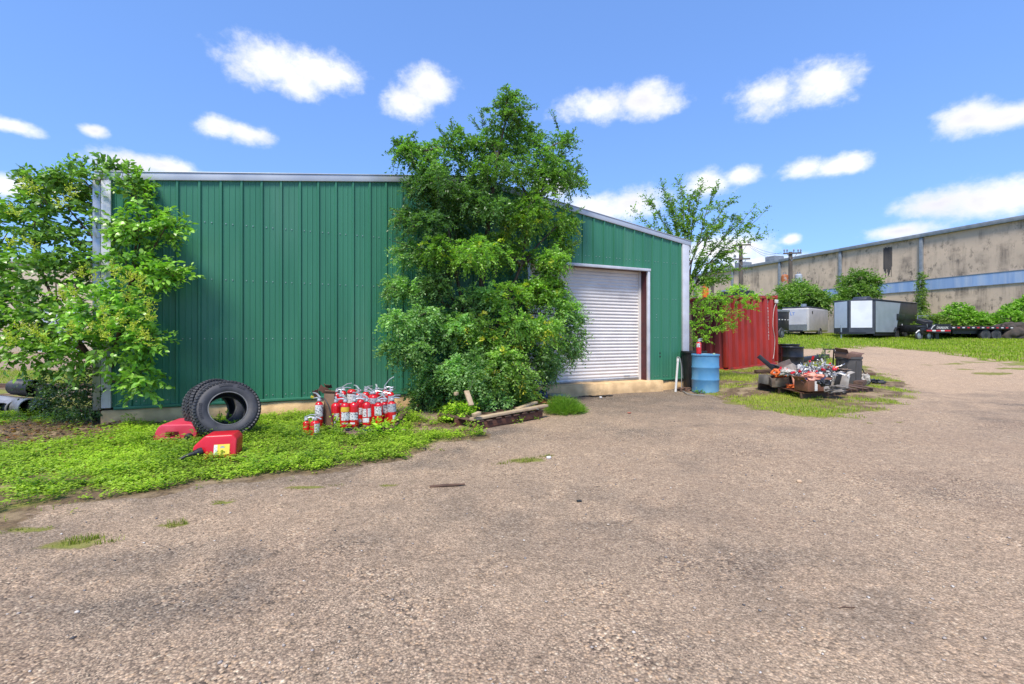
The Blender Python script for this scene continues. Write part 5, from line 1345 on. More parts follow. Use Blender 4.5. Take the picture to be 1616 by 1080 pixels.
# ---- on the gravel
t = thing('stick', 'short dark stick lying on the gravel', 'stick', G(707, 771)); m = MB()
m.tube([(-.165, -.03, .012), (-.06, -.012, .016), (.05, .012, .014), (.155, .03, .016)], [.011, .014, .012, .009], 7); m.build('stick_body', wood_dark, t, smooth=50)
t = thing('twig', 'thin brown twig on the gravel at lower right', 'twig', G(1336, 962)); m = MB()
m.tube([(-.042, -.004, .004), (-.01, .006, .006), (.02, .0, .005), (.046, .004, .004)], [.0025, .003, .003, .002], 6); m.build('twig_body', wood_dark, t)
for lab, x, y, d_ in [('pale tan stone alone on the gravel at the right', 1261, 764, .050), ('small yellowish stone on the gravel below the tan stone', 1154, 878, .018), ('white stone beside the grass tuft in front of the pallet', 866, 724, .055),
                      ('white pebble in the dark gravel in front of the door', 948, 629, .07), ('grey pebble left of the white one by the door sill', 902, 622, .06), ('flat dark bark chip on the gravel in the middle distance', 914, 793, .045), ('rusty orange flat chip on the gravel before the door', 993, 653, .07)]:
    mm = {'p': 'tan_stone', 's': 'tan_stone', 'w': 'white_plastic', 'g': 'grey_stone', 'f': 'black_plastic', 'r': 'orange_hose'}[lab[0]]
    lump('stone' if 'chip' not in lab else 'chip', lab, 'stone' if 'chip' not in lab else 'chip', G(x, y) + Vector((0, 0, d_ * .22)), (d_, d_ * .8, d_ * (.6 if 'chip' not in lab else .2)), MATS[mm], int(x), .1, 8)
t = thing('flat_rag', 'flat black rag on the gravel in front of the door sill', 'rag', G(938, 627)); m = MB()
for k in range(5): m.box((k * .16 - .32, .05 * math.sin(k * 2.1), .008 + .004 * k), (.22, .10 + .04 * (k % 2), .012), (0, .05 * (k % 3 - 1), .3 * (k % 3 - 1)))
m.build('cloth', black_plastic, t)

# ---- pipe and hose at the right corner
b0 = G(1066, 619); t = thing('standing_pipe', 'thin white plastic pipe leaning at the right wall corner', 'pipe', b0); m = MB()
tp = PX(1070, 566, b0.y + .1); m.tube([(0, 0, 0), tp - b0], [.030, .026], 12); m.build('pipe_body', white_plastic, t, smooth=50)
m = MB(); m.tube([(tp - b0) * .9, (tp - b0) * .985], [.034, .034], 12); m.build('coupling', white_plastic, t, smooth=50)
t = thing('grey_hose', 'thin grey hose looping out of the white pipe to the ground', 'hose', (0, 0, 0)); m = MB()
Yh = b0.y + .1
ctrl = [PX(1068, 568, Yh), PX(1069, 564, Yh), PX(1073, 566, Yh), PX(1075, 578, Yh), PX(1075.5, 598, Yh), PX(1076, 616, Yh)]
ctrl += [Vector((G(1079, 620).x, G(1079, 620).y, tz(*G(1079, 620).to_2d()) + .02)), Vector((*G(1088, 625).to_2d(), .03)), Vector((*G(1112, 627).to_2d(), .03))]
def smooth_path(p, k=5):
    out = []
    for i in range(len(p) - 1):
        p0, p1, p2, p3 = p[max(i - 1, 0)], p[i], p[i + 1], p[min(i + 2, len(p) - 1)]
        for j in range(k):
            t_ = j / k; out.append(.5 * ((2 * p1) + (p2 - p0) * t_ + (2 * p0 - 5 * p1 + 4 * p2 - p3) * t_ ** 2 + (3 * p1 - p0 - 3 * p2 + p3) * t_ ** 3))
    return out + [p[-1]]
m.tube(smooth_path(ctrl), .011, 7); m.build('hose_body', mat('grey_hose', (.33, .33, .32), (.25, .25, .24), 6, .5), t, smooth=60)
# ================================================================== CONTAINER, DRUMS, SCRAP HEAP
red_cont = mat('container_red', (.40, .030, .022), (.31, .024, .018), 3, .55, 0, .15, 25, c3=(.13, .035, .025), scale3=2.4, lo3=.60, hi3=.78, stretch=(1, 1, .35))
red_cont_shade = mat('container_shaded_red', (.24, .035, .038), (.17, .026, .03), 3, .6, 0, .15, 25, c3=(.10, .03, .025), scale3=2.2, lo3=.58, hi3=.78, stretch=(1, 1, .35))  # same red, darker: shade on the left side put into the colour
cont_roof = mat('container_roof', (.10, .03, .028), (.06, .025, .025), 4, .7)
paint_white = mat('worn_white_paint', (.62, .58, .56), (.45, .36, .34), 12, .6)
blue_drum_m = mat('blue_drum_plastic', (.075, .235, .42), (.10, .28, .46), 3, .42, 0, .08, 20, c3=(.20, .38, .52), scale3=2.0, lo3=.46, hi3=.8)
black_drum_m = mat('black_drum_paint', (.012, .012, .014), (.025, .024, .026), 5, .35, .2, .08)
grey_bin_m = mat('dark_grey_bin', (.060, .058, .055), (.085, .08, .074), 3, .5, 0, .1, c3=(.14, .125, .11), scale3=3, lo3=.6, hi3=.85)
def corrugated(L, z0, z1, pitch_, depth, mb, y=0):
    """wall in the xz plane, corrugations out along -y"""
    n = int(L / pitch_); p = L / n; pts = []
    for k in range(n): pts += [(k * p, 0), (k * p + p * .10, -depth), (k * p + p * .60, -depth), (k * p + p * .70, 0)]
    pts.append((L, 0))
    for (a, oa), (b, ob) in zip(pts[:-1], pts[1:]):
        k = len(mb.v); mb.v += [(a, y + oa, z0), (b, y + ob, z0), (b, y + ob, z1), (a, y + oa, z1)]; mb.f.append((k, k + 1, k + 2, k + 3))
    return mb
CN = Vector((7.2, 15.3, .15)); CF = Vector((9.86, 16.85, .28))
cd = (CF - CN); CW = cd.length; CH, CLn = 2.60, 6.06
cont = thing('shipping_container', 'red corrugated shipping container tilted slightly beside the shed', 'container', CN)
cont.rotation_euler = (0, -math.asin(cd.z / CW), math.atan2(cd.y, cd.x))
m = corrugated(CW - .24, .16, CH - .12, .335, .085, MB()); ew = m.build('end_wall', red_cont, cont, loc=(.12, .09, 0))
m = MB(); corrugated(CLn - .24, .16, CH - .12, .335, .06, m); m.build('side_wall', red_cont_shade, cont, loc=(.065, CLn - .12, 0), rot=(0, 0, R(-90)))
m = MB(); corrugated(CLn - .24, .16, CH - .12, .335, .06, m); m.build('side_wall', red_cont, cont, loc=(CW - .065, .12, 0), rot=(0, 0, R(90)))
m = MB(); m.bx(.02, CW - .02, CLn - .06, CLn - .02, .16, CH - .1); m.build('door_end', red_cont, cont)
for x in (.06, CW - .06):
    for y in (.06, CLn - .06):
        m = MB(); m.bx(x - .06, x + .06, y - .06, y + .06, .17, CH - .13); m.build('corner_post', red_cont, cont, bevel=.01)
        for z in (.06, CH - .06):
            m = MB(); m.bx(x - .075, x + .075, y - .08, y + .08, z - .06, z + .06); m.build('corner_casting', red_cont, cont, bevel=.012)
for z0, z1 in ((.0, .16), (CH - .12, CH)):
    for nm, (x0, x1, y0, y1) in (('end_rail', (.13, CW - .13, .0, .07)), ('end_rail', (.13, CW - .13, CLn - .07, CLn)), ('side_rail', (.0, .07, .14, CLn - .14)), ('side_rail', (CW - .07, CW, .14, CLn - .14))):
        m = MB(); m.bx(x0, x1, y0, y1, z0 + .01, z1 - .006); m.build(nm, red_cont if z0 > .1 else rust if False else red_cont, cont, bevel=.008)
m = MB(); m.bx(.06, CW - .06, .06, CLn - .06, CH - .05, CH - .03); m.build('roof_sheet', cont_roof, cont)
m = MB(); m.bx(.06, CW - .06, .06, CLn - .06, .10, .15); m.build('floor_sheet', cont_roof, cont)
# worn vertical code down the end wall
me = text_mesh('Z\nI\nK\nU\n2\n8\n0\n0\n7\n1\n4\n8\n3', .12, paint_white, line=.92)
o = link('painted_code', me, cont, (CW - .62, -.004, 1.70), (R(90), 0, 0))
m = MB(); m.box((CW - .12, -.03, CH - .22), (.16, .06, .13), (0, .1, 0)); m.build('junction_box', white_plastic, cont, bevel=.01)
m = MB(); m.tube(smooth_path([Vector(q) for q in ((CW - .15, -.03, CH - .28), (CW - .28, -.02, CH - .55), (CW - .36, -.02, CH - 1.1), (CW - .26, -.02, CH - 1.6), (CW - .33, -.02, CH - 2.1), (CW - .40, -.02, .30))], 6), .012, 6); m.build('cable', mat('pale_cable', (.55, .45, .42), (.42, .34, .32), 8, .6), cont, smooth=60)

# things that show above and behind the container
tk = thing('dark_tank', 'dark weed-topped tank behind the red container', 'tank', (9.9, 22.0, tz(9.9, 22)), R(20)); m = MB()
m.bx(.7, 1.5, -.8, .8, .2, 2.85); m.build('tank_body', black_metal, tk, bevel=.05)
m = MB(); m.bx(.8, 1.2, -.6, .6, 2.86, 2.96); m.build('hatch', galv, tk, bevel=.03)
F = Foliage(77); F.lobe((10.9, 22.0, tz(9.9, 22) + 2.92), (.5, .5, .15), 60, .12, .4, bright, 8, (.1, .25), up=.6); 
tk2 = thing('roof_weeds', 'green weeds growing on top of the dark tank behind the container', 'weeds', (10.9, 22.0, tz(9.9, 22) + 2.85)); F.build('leaves', LEAF_C, tk2)
orange = mat('machine_orange', (.75, .16, .02), (.62, .12, .02), 4, .45); 
om = thing('orange_machine', 'orange and white machine half hidden by branches behind the container', 'machine', PX(1118, 520, 21.0)); om.location.z = tz(om.location.x, 21)
m = MB(); m.bx(-.9, .9, -.6, .6, .3, 2.3); m.build('machine_body', white_plastic, om, bevel=.06)
m = MB(); m.bx(-.25, .45, -.65, .55, 2.3, 2.5); m.build('hood', orange, om, bevel=.08)
m = MB(); m.bx(-.32, -.08, -.25, .05, 2.5, 3.2); m.build('stack', orange, om, bevel=.04)
m = MB(); m.bx(-.36, -.04, -.3, .1, 3.2, 3.34); m.build('stack_cap', mat('dark_red_cap', (.12, .02, .015), (.08, .015, .012), 6, .6), om, bevel=.02)
for sx in (-.6, .6):
    m = MB(); m.tube([(sx, -.68, .38), (sx, -.5, .38)], [.38, .38], 20); m.build('wheel', rubber, om, smooth=40)

# ---- drums and bins
def drum(name, label, loc, r, h, m_, ribs=(.34, .66), lid=True, ring=None, group='drums'):
    t = thing(name, label, 'drum', loc, 0, group)
    pr = [(r * .96, 0), (r * .99, .012), (r * .985, .03)]
    for f in ribs:
        z = h * f; pr += [(r * .985, z - .03), (r * 1.015, z - .012), (r * 1.015, z + .012), (r * .985, z + .03)]
    pr += [(r * .985, h - .05), (r * 1.0, h - .03)]
    m = MB(); m.lathe([(0, 0.001)] + pr, 40, cap=False); m.build('shell', m_, t, smooth=50)
    m = MB(); m.lathe([(r * 1.0, h - .032), (r * 1.035, h - .028), (r * 1.035, h), (r * .99, h + .004), (r * .97, h - .01)], 40, cap=False); m.build('rim', m_, t, smooth=40)
    m = MB(); m.lathe([(r * .98, h - .012), (r * .5, h - .010), (0, h - .010)], 40, cap=False); ld = m.build('lid', m_, t, smooth=40)
    for a in (.4, 3.4):
        m = MB(); m.lathe([(.032, h - .011), (.03, h + .006), (0, h + .008)], 12, Matrix.Translation((r * .66 * math.cos(a), r * .66 * math.sin(a), 0)), cap=False); m.build('bung', m_, ld, smooth=40)
    return t
bp_ = G(1113, 622); bp_.y += .28
drum('plastic_drum', 'blue plastic drum standing at the right corner of the shed', Vector((bp_.x + .12, bp_.y, tz(bp_.x, bp_.y) - .01)), .315, .93, blue_drum_m)
dl_ = Vector((bp_.x + .12, bp_.y, tz(bp_.x, bp_.y) + .92))
extinguisher('red fire extinguisher standing alone on top of the blue drum', 0, 0, .056, .31, [('w', .55, .85, -50, 30)], 0, .6, None, False, loc=dl_ + Vector((-.14, .05, 0)))
t = thing('cap_scrap', 'small pale plastic cap on the rim of the blue drum', 'cap', dl_ + Vector((.14, -.16, .0))); m = MB(); m.lathe([(.03, 0), (.028, .03), (0, .034)], 12); m.build('cap_body', mat('pale_green_plastic', (.45, .55, .35), (.38, .48, .3), 8, .5), t, smooth=40)
def bin_(name, label, loc, r0, r1, h, m_, lid=False):
    t = thing(name, label, 'bin', loc); m = MB(); m.lathe([(0, 0), (r0, 0), (r0 + (r1 - r0) * .5, h * .5), (r1, h - .06), (r1 + .02, h - .05), (r1 + .02, h), (r1 - .01, h), (r1 - .02, h - .08), (r0 - .01, .03), (0, .03)], 32, cap=False); m.build('bin_wall', m_, t, smooth=40)
    for k in range(8):
        a = k * math.pi / 4; m = MB(); m.tube([(r0 * math.cos(a) * 1.0, r0 * math.sin(a) * 1.0, .02), (r1 * math.cos(a), r1 * math.sin(a), h - .1)], .012, 6); m.build('rib', m_, t)
    return t
bn = bin_('waste_bin', 'black waste bin tucked behind the blue drum', Vector((bp_.x + .10, bp_.y + .66, tz(bp_.x, bp_.y + .6))), .24, .30, .97, black_plastic)
lump('litter', 'small heap of brown litter between the corner and the blue drum', 'litter', G(1084, 618) + Vector((0, .1, .03)), (.35, .25, .12), mat('brown_litter', (.16, .08, .05), (.07, .05, .04), 20, .9, 0, .6), 31, .4, 14)
lump('scrap', 'small dark scrap at the foot of the shed corner', 'scrap', G(1046, 613) + Vector((0, .05, .03)), (.16, .08, .07), black_plastic, 33, .3, 8)
b2 = G(1248, 590); drum('steel_drum', 'black steel drum right of the red container', Vector((8.6, 14.0, tz(8.6, 14.0))), .30, .90, black_drum_m)
drum('steel_drum', 'second black drum mostly hidden behind the first black one', Vector((8.98, 14.8, tz(8.98, 14.8))), .30, .90, black_drum_m)

# ---- the scrap heap: two pallets and what lies on them
PO = G(1266, 631); PU = R(17)
def hp(x, y, z=.16):
    """point on the heap seen at (x, y), z above the ground"""
    p = G(x, y, z); p.z += z; return p
p_ = pallet('wooden_pallet', 'rust-brown pallet at the front of the scrap heap', PO + Vector((0, 0, .0)), PU, 1.30, 1.2, 7, wood_red, wood_dark, .15, .8); p_.rotation_euler = (R(5), 0, PU)
p_ = pallet('wooden_pallet', 'dark pallet under the right half of the scrap heap', PO + Vector((1.36 * math.cos(PU), 1.36 * math.sin(PU) + .1, .03)), PU, .85, 1.2, 5, wood_dark, wood_dark, .14, .8); p_.rotation_euler = (R(4), 0, PU)
grime = mat('grimy_grey', (.22, .195, .17), (.13, .115, .10), 6, .85, 0, .3, 30); soggy = mat('soggy_cardboard', (.21, .145, .10), (.12, .085, .065), 5, .9, 0, .3, 30, c3=(.33, .28, .23), scale3=3)
white_dirty = mat('dirty_white_card', (.50, .47, .42), (.33, .29, .25), 5, .8, 0, .2)
bag_orange = mat('orange_mesh_bag', (.80, .17, .03), (.62, .11, .02), 9, .55, 0, .3, 40); bag_salmon = mat('salmon_plastic', (.75, .26, .16), (.66, .34, .26), 6, .5, 0, .2)
def open_box(label, c, dims, rz, m_, tilt=(0, 0), flaps=True, stripe=None):
    t = thing('open_carton', label, 'carton', c, rz, 'cartons on the scrap heap'); t.rotation_euler = (tilt[0], tilt[1], rz)
    w, d, h = dims; th = .012
    for nm, q in (('front_panel', (-w / 2, w / 2, -d / 2, -d / 2 + th, 0, h)), ('back_panel', (-w / 2, w / 2, d / 2 - th, d / 2, 0, h)), ('side_panel', (-w / 2, -w / 2 + th, -d / 2 + th, d / 2 - th, 0, h)), ('side_panel', (w / 2 - th, w / 2, -d / 2 + th, d / 2 - th, 0, h)), ('bottom', (-w / 2 + th, w / 2 - th, -d / 2 + th, d / 2 - th, 0.002, .012))):
        m = MB(); m.bx(*q); m.build(nm, m_, t, bevel=.003)
    if flaps:
        for sx, ang in ((-1, .7), (1, 1.1)):
            m = MB(); m.box((sx * (w / 2 + .05 * math.sin(ang)), 0, h + .05 * math.cos(ang)), (.010, d * .9, .11), (0, sx * ang, 0)); m.build('flap', m_, t)
    if stripe:
        m = MB(); m.bx(*stripe); m.build('tape', sticker, t)
    return t
open_box('dirty grey crate at the left front corner of the scrap heap', hp(1210, 607), (.24, .26, .20), .3, grime, (.05, .04), False)
box2 = open_box('soggy brown carton holding the orange mesh bag', hp(1229, 610), (.36, .28, .20), -.25, soggy, (.10, -.08), False)
box3 = open_box('brown carton with blue rag right of the orange bag', hp(1251, 607), (.28, .26, .20), .2, soggy, (-.08, .12), False)
box4 = open_box('brown white-ended carton at the front centre of the heap', hp(1281, 617), (.56, .34, .22), .22, mat('red_brown_carton', (.22, .085, .045), (.14, .06, .035), 5, .7), (0, 0), True, (-.10, -.03, -.1725, -.1705, .01, .21))
m = MB(); m.bx(.13, .279, -.1735, -.1705, .01, .205); m.build('white_end', white_dirty, box4)
open_box('grey tilted carton leaning at the back of the heap', hp(1252, 598, .30), (.40, .30, .26), .6, mat('grey_carton', (.30, .26, .23), (.20, .17, .15), 5, .85), (-.45, .35), True)
box6 = open_box('white and black carton in front of the dark bin', hp(1320, 610), (.34, .28, .30), -.2, white_dirty, (.08, .1), True)
TB = G(1344, 607); TB.y += .1; TB.z = tz(TB.x, TB.y)
t = open_box('brown carton opened flat on top of the dark bin', TB + Vector((-.06, -.04, .66)), (.44, .36, .14), .3, mat('brown_top_carton', (.20, .115, .08), (.14, .08, .06), 5, .85), (.12, .12), True)
bin_('waste_bin', 'dark grey round waste bin at the right of the scrap heap', TB, .24, .27, .70, grey_bin_m)
up_ = lambda b_, z, x=0, y=0: Vector(b_.location) + Vector((x, y, z))
lump('mesh_bag', 'bright orange mesh bag bulging out of the left carton', 'bag', up_(box2, .27, .02, -.03), (.36, .28, .22), bag_orange, 41, .5, 14)
t = thing('orange_sleeve', 'salmon orange tube hanging over the front of the cartons', 'tube', (0, 0, 0)); m = MB(); q0 = up_(box2, .24, .16, -.10); m.tube(smooth_path([q0, q0 + Vector((.04, -.07, .0)), q0 + Vector((.05, -.10, -.12)), q0 + Vector((.07, -.12, -.24))]), .026, 10); m.build('tube_body', bag_salmon, t, smooth=60)
lump('plastic_bag', 'pale salmon plastic bag filling the front centre carton', 'bag', up_(box4, .26, -.03, -.02), (.50, .30, .20), bag_salmon, 43, .45, 14)
lump('rag', 'teal blue rag in the carton behind the orange bag', 'rag', up_(box3, .18), (.22, .2, .10), mat('teal_rag', (.07, .22, .30), (.05, .16, .22), 8, .8), 44, .4, 12)
lump('mesh_bag', 'small orange scrap on the pallet below the front carton', 'bag', hp(1259, 616, .17), (.13, .10, .06), bag_orange, 45, .5, 10)
lump('mesh_bag', 'orange plastic scrap on the pallet left of the front carton', 'bag', hp(1248, 612, .18), (.20, .14, .10), bag_orange, 71, .5, 10)
lump('mesh_bag', 'orange plastic scrap on top of the white and black carton', 'bag', up_(box6, .40, -.08, 0), (.16, .14, .08), bag_orange, 72, .5, 10)
lump('cushion', 'dark torn cushion at the right of the front carton', 'cushion', hp(1300, 605, .40), (.22, .20, .14), black_plastic, 46, .4, 12)
lump('sack', 'grimy white sack slumped under the white and black carton', 'sack', hp(1318, 616, .20), (.50, .26, .16), grime, 47, .5, 14)
lump('sack', 'dirty white sack behind the right edge of the bin', 'sack', TB + Vector((.42, .05, .13)), (.24, .24, .28), white_dirty, 48, .4, 14)
lump('paper_heap', 'crumpled grey paper sheets above the grey tilted carton', 'paper', hp(1243, 590, .52), (.26, .20, .18), white_dirty, 49, .7, 12)
lump('paper_heap', 'brown crumpled paper under the brown top carton', 'paper', up_(box6, .34, .06, .06), (.40, .28, .10), soggy, 50, .6, 12)
t = thing('black_panel', 'black upright panel on the front of the white carton', 'panel', up_(box6, 0.0, -.10, -.17)); m = MB(); m.box((0, -.02, .14), (.12, .02, .26), (.1, .2, .1)); m.build('panel_body', black_plastic, t, bevel=.004)
t = thing('flat_sheet', 'blue-black flat tray edge below the tangled wire', 'tray', hp(1285, 599, .40)); m = MB(); m.box((0, 0, 0), (.7, .05, .06), (0, 0, .3)); m.build('tray_edge', blue_plastic, t, bevel=.005)
# tangled wire and bright scrap: nobody could count it
def wire_heap():
    r = np.random.default_rng(9); base = hp(1290, 602, .25); base.x -= .12
    t = thing('wire_tangle', 'heap of tangled silvery wire and shiny scrap in the middle of the pile', 'wire'  , base); t['kind'] = 'stuff'
    m = MB(); m2 = MB()
    for k in range(130):
        c = Vector((r.normal(0, .24), r.normal(0, .15), abs(r.normal(0, .13)) + .08)); c.z = min(c.z, .40 - .4 * abs(c.x - .15))
        pts = [c]
        for j in range(7): pts.append(pts[-1] + Vector(r.normal(0, .045, 3)))
        (m if k % 4 else m2).tube(pts, r.uniform(.004, .009), 5)
    m.build('wire_strands', mat('aluminium_wire', (.55, .56, .58), (.38, .39, .42), 12, .35, .7), t)
    m2.build('dark_strands', black_plastic, t)
    m = MB()
    for k in range(70):
        c = Vector((r.normal(0, .26), r.normal(0, .16) - .08, abs(r.normal(0, .14)) + .12)); m.box(c, (r.uniform(.03, .10), r.uniform(.02, .06), r.uniform(.01, .04)), tuple(r.uniform(-1.5, 1.5, 3)))
    m.build('bright_scraps', white_plastic, t)
    m = MB()
    for k in range(14):
        c = Vector((r.normal(-.25, .3), r.normal(-.1, .2), abs(r.normal(0, .14)) + .2)); m.box(c, (r.uniform(.04, .09), r.uniform(.03, .06), r.uniform(.02, .05)), tuple(r.uniform(-1.5, 1.5, 3)))
    m.build('red_scraps', ext_red, t)
    lump('scrap_core', 'dark mass of scrap under the tangled wire', 'scrap', base + Vector((0, .05, .05)), (.9, .42, .34), grime, 60, .4, 12)
wire_heap()
lump('bottle_cap', 'small red plastic lid on top of the tangled wire', 'lid', hp(1317, 584, .60), (.09, .07, .06), ext_red, 61, .15, 10)
lump('bottle_cap', 'red plastic piece at the left of the tangled wire', 'lid', hp(1272, 592, .48), (.11, .09, .08), ext_red, 62, .25, 10)
def beam(name, label, a, b, w, h, m_):
    t = thing(name, label, 'beam', (0, 0, 0)); m = MB(); m.bar(a, b, w, h); m.build('bar_body', m_, t, bevel=.006); return t
beam('steel_channel', 'black square bar leaning up at the left of the scrap heap', PX(1197, 562, 11.1), PX(1232, 592, 10.9), .10, .10, black_metal)
beam('steel_channel', 'long black bar lying from the heap toward the red container', PX(1216, 576, 12.2), PX(1250, 586, 11.6), .08, .06, black_metal)
beam('flat_beam', 'black flat beam lying behind the tangled wire', G(1262, 573) + Vector((0, 0, .08)), G(1304, 566) + Vector((0, 0, .08)), .25, .18, black_metal)
beam('wood_offcut', 'dark timber lying in the grass left of the heap', G(1192, 590) + Vector((0, 0, .06)), G(1232, 588) + Vector((0, 0, .06)), .12, .10, wood_dark)
beam('wood_offcut', 'short dark timber in the grass right of the bin', G(1358, 594) + Vector((0, 0, .05)), G(1380, 594) + Vector((0, 0, .05)), .10, .08, wood_dark)
beam('wood_offcut', 'thick dark timber end under the bin', G(1354, 612) + Vector((0, 0, .07)), G(1368, 606) + Vector((0, 0, .07)), .18, .14, wood_dark)
t = thing('sawhorse', 'thin black metal stand behind the scrap heap', 'stand', (0, 0, 0))
for nm, a, b in (('top_bar', PX(1299, 551.5, 14.2), PX(1318, 551.5, 14.2)), ('leg', PX(1316, 551.5, 14.2), PX(1330, 585, 13.6)), ('leg', PX(1302, 551.5, 14.2), PX(1302, 588, 14.0)), ('leg', PX(1316, 551.5, 14.25), PX(1314, 588, 14.5))):
    m = MB(); m.bar(a, b, .035, .035); m.build(nm, black_metal, t)
t = thing('wire_hoop', 'thin black hoop standing in the grass right of the bin', 'hoop', (0, 0, 0)); m = MB(); m.tube(smooth_path([PX(1352, 578, 12.4), PX(1360, 582, 12.4), PX(1364, 590, 12.4), PX(1362, 596, 12.4), PX(1354, 593, 12.4)]), .012, 6); m.build('hoop_body', black_metal, t, smooth=60)
lump('rubber_scrap', 'black rubber hose scraps in the grass right of the heap', 'rubber', G(1378, 605) + Vector((0, 0, .05)), (.62, .30, .12), black_plastic, 66, .45, 16)
lump('rubber_scrap', 'small black rubber scrap at the right end of the hose scraps', 'rubber', G(1390, 607) + Vector((0, 0, .04)), (.22, .16, .09), rubber, 67, .35, 10)
t = thing('paper_scrap', 'white paper scrap in the grass in front of the heap', 'paper', G(1343, 620) + Vector((0, 0, .03))); m = MB(); m.box((0, 0, 0), (.22, .10, .008), (.06, .05, .1)); m.build('sheet', white_plastic, t)
# ================================================================== FAR BUILDINGS, TRAILERS, POLES, HEDGE
def stain_wall():
    m = bpy.data.materials.new('stained_tan_wall'); m.use_nodes = True; nt = m.node_tree; N, Lk = nt.nodes.new, nt.links.new
    b = nt.nodes['Principled BSDF']; b.inputs['Roughness'].default_value = .9
    tc = N('ShaderNodeTexCoord'); oi = N('ShaderNodeObjectInfo')
    sc = N('ShaderNodeVectorMath'); sc.operation = 'SCALE'; sc.inputs[0].default_value = (31, 17, 0); Lk(oi.outputs['Random'], sc.inputs['Scale'])
    ad = N('ShaderNodeVectorMath'); ad.operation = 'ADD'; Lk(tc.outputs['Object'], ad.inputs[0]); Lk(sc.outputs[0], ad.inputs[1])
    def noise(s, st, d=8, rough=.6):
        mp = N('ShaderNodeMapping'); mp.inputs['Scale'].default_value = st; Lk(ad.outputs[0], mp.inputs[0])
        n = N('ShaderNodeTexNoise'); n.inputs['Scale'].default_value = s; n.inputs['Detail'].default_value = d; n.inputs['Roughness'].default_value = rough; Lk(mp.outputs[0], n.inputs[0]); return n.outputs['Fac']
    def mr(v, a, c, lo=0, hi=1):
        r = N('ShaderNodeMapRange'); r.inputs['From Min'].default_value = a; r.inputs['From Max'].default_value = c; r.inputs['To Min'].default_value = lo; r.inputs['To Max'].default_value = hi; Lk(v, r.inputs['Value']); return r.outputs[0]
    def mix(f, A, B):
        x = N('ShaderNodeMix'); x.data_type = 'RGBA'; Lk(f, x.inputs['Factor'])
        for s_, v in (('A', A), ('B', B)):
            if isinstance(v, tuple): x.inputs[s_].default_value = (*v, 1)
            else: Lk(v, x.inputs[s_])
        return x.outputs['Result']
    def mul(a, c):
        n = N('ShaderNodeMath'); n.operation = 'MULTIPLY'; Lk(a, n.inputs[0]); Lk(c, n.inputs[1]); return n.outputs[0]
    c = mix(mr(noise(.5, (1, 1, 1)), .35, .65), (.60, .46, .335), (.50, .39, .29))
    streak = mul(mr(noise(1.1, (1, 1, .10), 8, .7), .46, .64), mr(noise(.45, (1, 1, 1.6), 6), .42, .62))
    c = mix(mr(streak, 0, 1, 0, .80), c, (.085, .07, .06))
    blot = mul(mr(noise(2.6, (1, 1, .55), 9, .75), .52, .62), mr(noise(.33, (1, 1, 1.3), 4),   .44, .60))
    c = mix(mr(blot, 0, 1, 0, .85), c, (.055, .05, .045))
    Lk(c, b.inputs['Base Color'])
    bp = N('ShaderNodeBump'); bp.inputs['Strength'].default_value = .3; bp.inputs['Distance'].default_value = .02; Lk(noise(6, (1, 1, 1)), bp.inputs['Height']); Lk(bp.outputs[0], b.inputs['Normal'])
    return m
wh_wall = stain_wall()
wh_blue = mat('faded_blue_band', (.20, .31, .52), (.27, .39, .59), 1.2, .8, 0, .1, c3=(.38, .46, .58), scale3=1.4, lo3=.5, hi3=.72, stretch=(1.5, 1.5, .12))
wh_trim = mat('blue_grey_trim', (.20, .225, .25), (.15, .17, .19), 3, .6)
# wall line X = 51 - .339 Y ; runs away from us
def wl(Y): return Vector((51 - .339 * Y, Y, 0))
wdir = Vector((-.339, 1, 0)).normalized()
W0 = wl(27.4); WHZ0, WHZ1 = 1.0, 10.25
wh = thing('warehouse', 'long stained tan warehouse with blue band and grey downspouts', 'building', W0, math.atan2(wdir.y, wdir.x))
wd_sp = 6.9 * math.sqrt(1 + .339 ** 2)
NB = 12
for k in range(NB):                            # local x along the wall away from us, local y into the building (to the right is -y)
    x0, x1 = k * wd_sp + .012, (k + 1) * wd_sp - .012
    m = MB(); m.bx(x0, x1, -.30, 0, WHZ0 - 1.4, WHZ1); m.build('wall_panel', wh_wall, wh)
    if k < 4:
        if k == 3: x1 = 23.9
        m = MB(); m.bx(x0 + .16, x1 - .16, .004, .05, 5.50, 6.42); m.build('blue_band', wh_blue, wh)
        m = MB(); m.bx(x0 + .16, x1 - .16, .004, .08, 5.44, 5.50); m.build('band_edge', wh_trim, wh)
        m = MB(); m.bx(x0 + .16, x1 - .16, .004, .08, 6.42, 6.47); m.build('band_edge', wh_trim, wh)
    m = MB(); m.bx(k * wd_sp - .13, k * wd_sp + .13, .006, .22, WHZ0 - 1.4, WHZ1 - .02); m.build('downspout', wh_trim, wh, bevel=.02)
    m = MB(); m.bx(k * wd_sp, (k + 1) * wd_sp, -.4, .30, WHZ1, WHZ1 + .34); m.build('eave_gutter', wh_trim, wh, bevel=.02)
m = MB(); m.bx(0, NB * wd_sp, -30, -.32, WHZ1 - .3, WHZ1 + .1); m.build('roof', galv, wh)
m = MB(); m.bx(-.3, -.01, -30, 0, WHZ0 - 1.4, WHZ1); m.build('end_wall', wh_wall, wh)
for x, z in ((36.2, 0), (39.5, .2), (31.2, 0)):
    m = MB(); m.bx(x, x + 1.4, -3.0, -1.4, WHZ1 + .1, WHZ1 + 1.25); m.build('roof_unit', mat('roof_unit_grey', (.20, .22, .24), (.15, .17, .19), 4, .6), wh, bevel=.03)
rs = random.Random(2); m = MB()
for q in range(14):
    xx = 17.0 + q * .055; m.bx(xx, xx + .05, .003, .006 + .001 * q, 6.6 + abs(q - 5) * .09 + rs.uniform(0, 1.0), 9.95 - rs.uniform(0, .12))
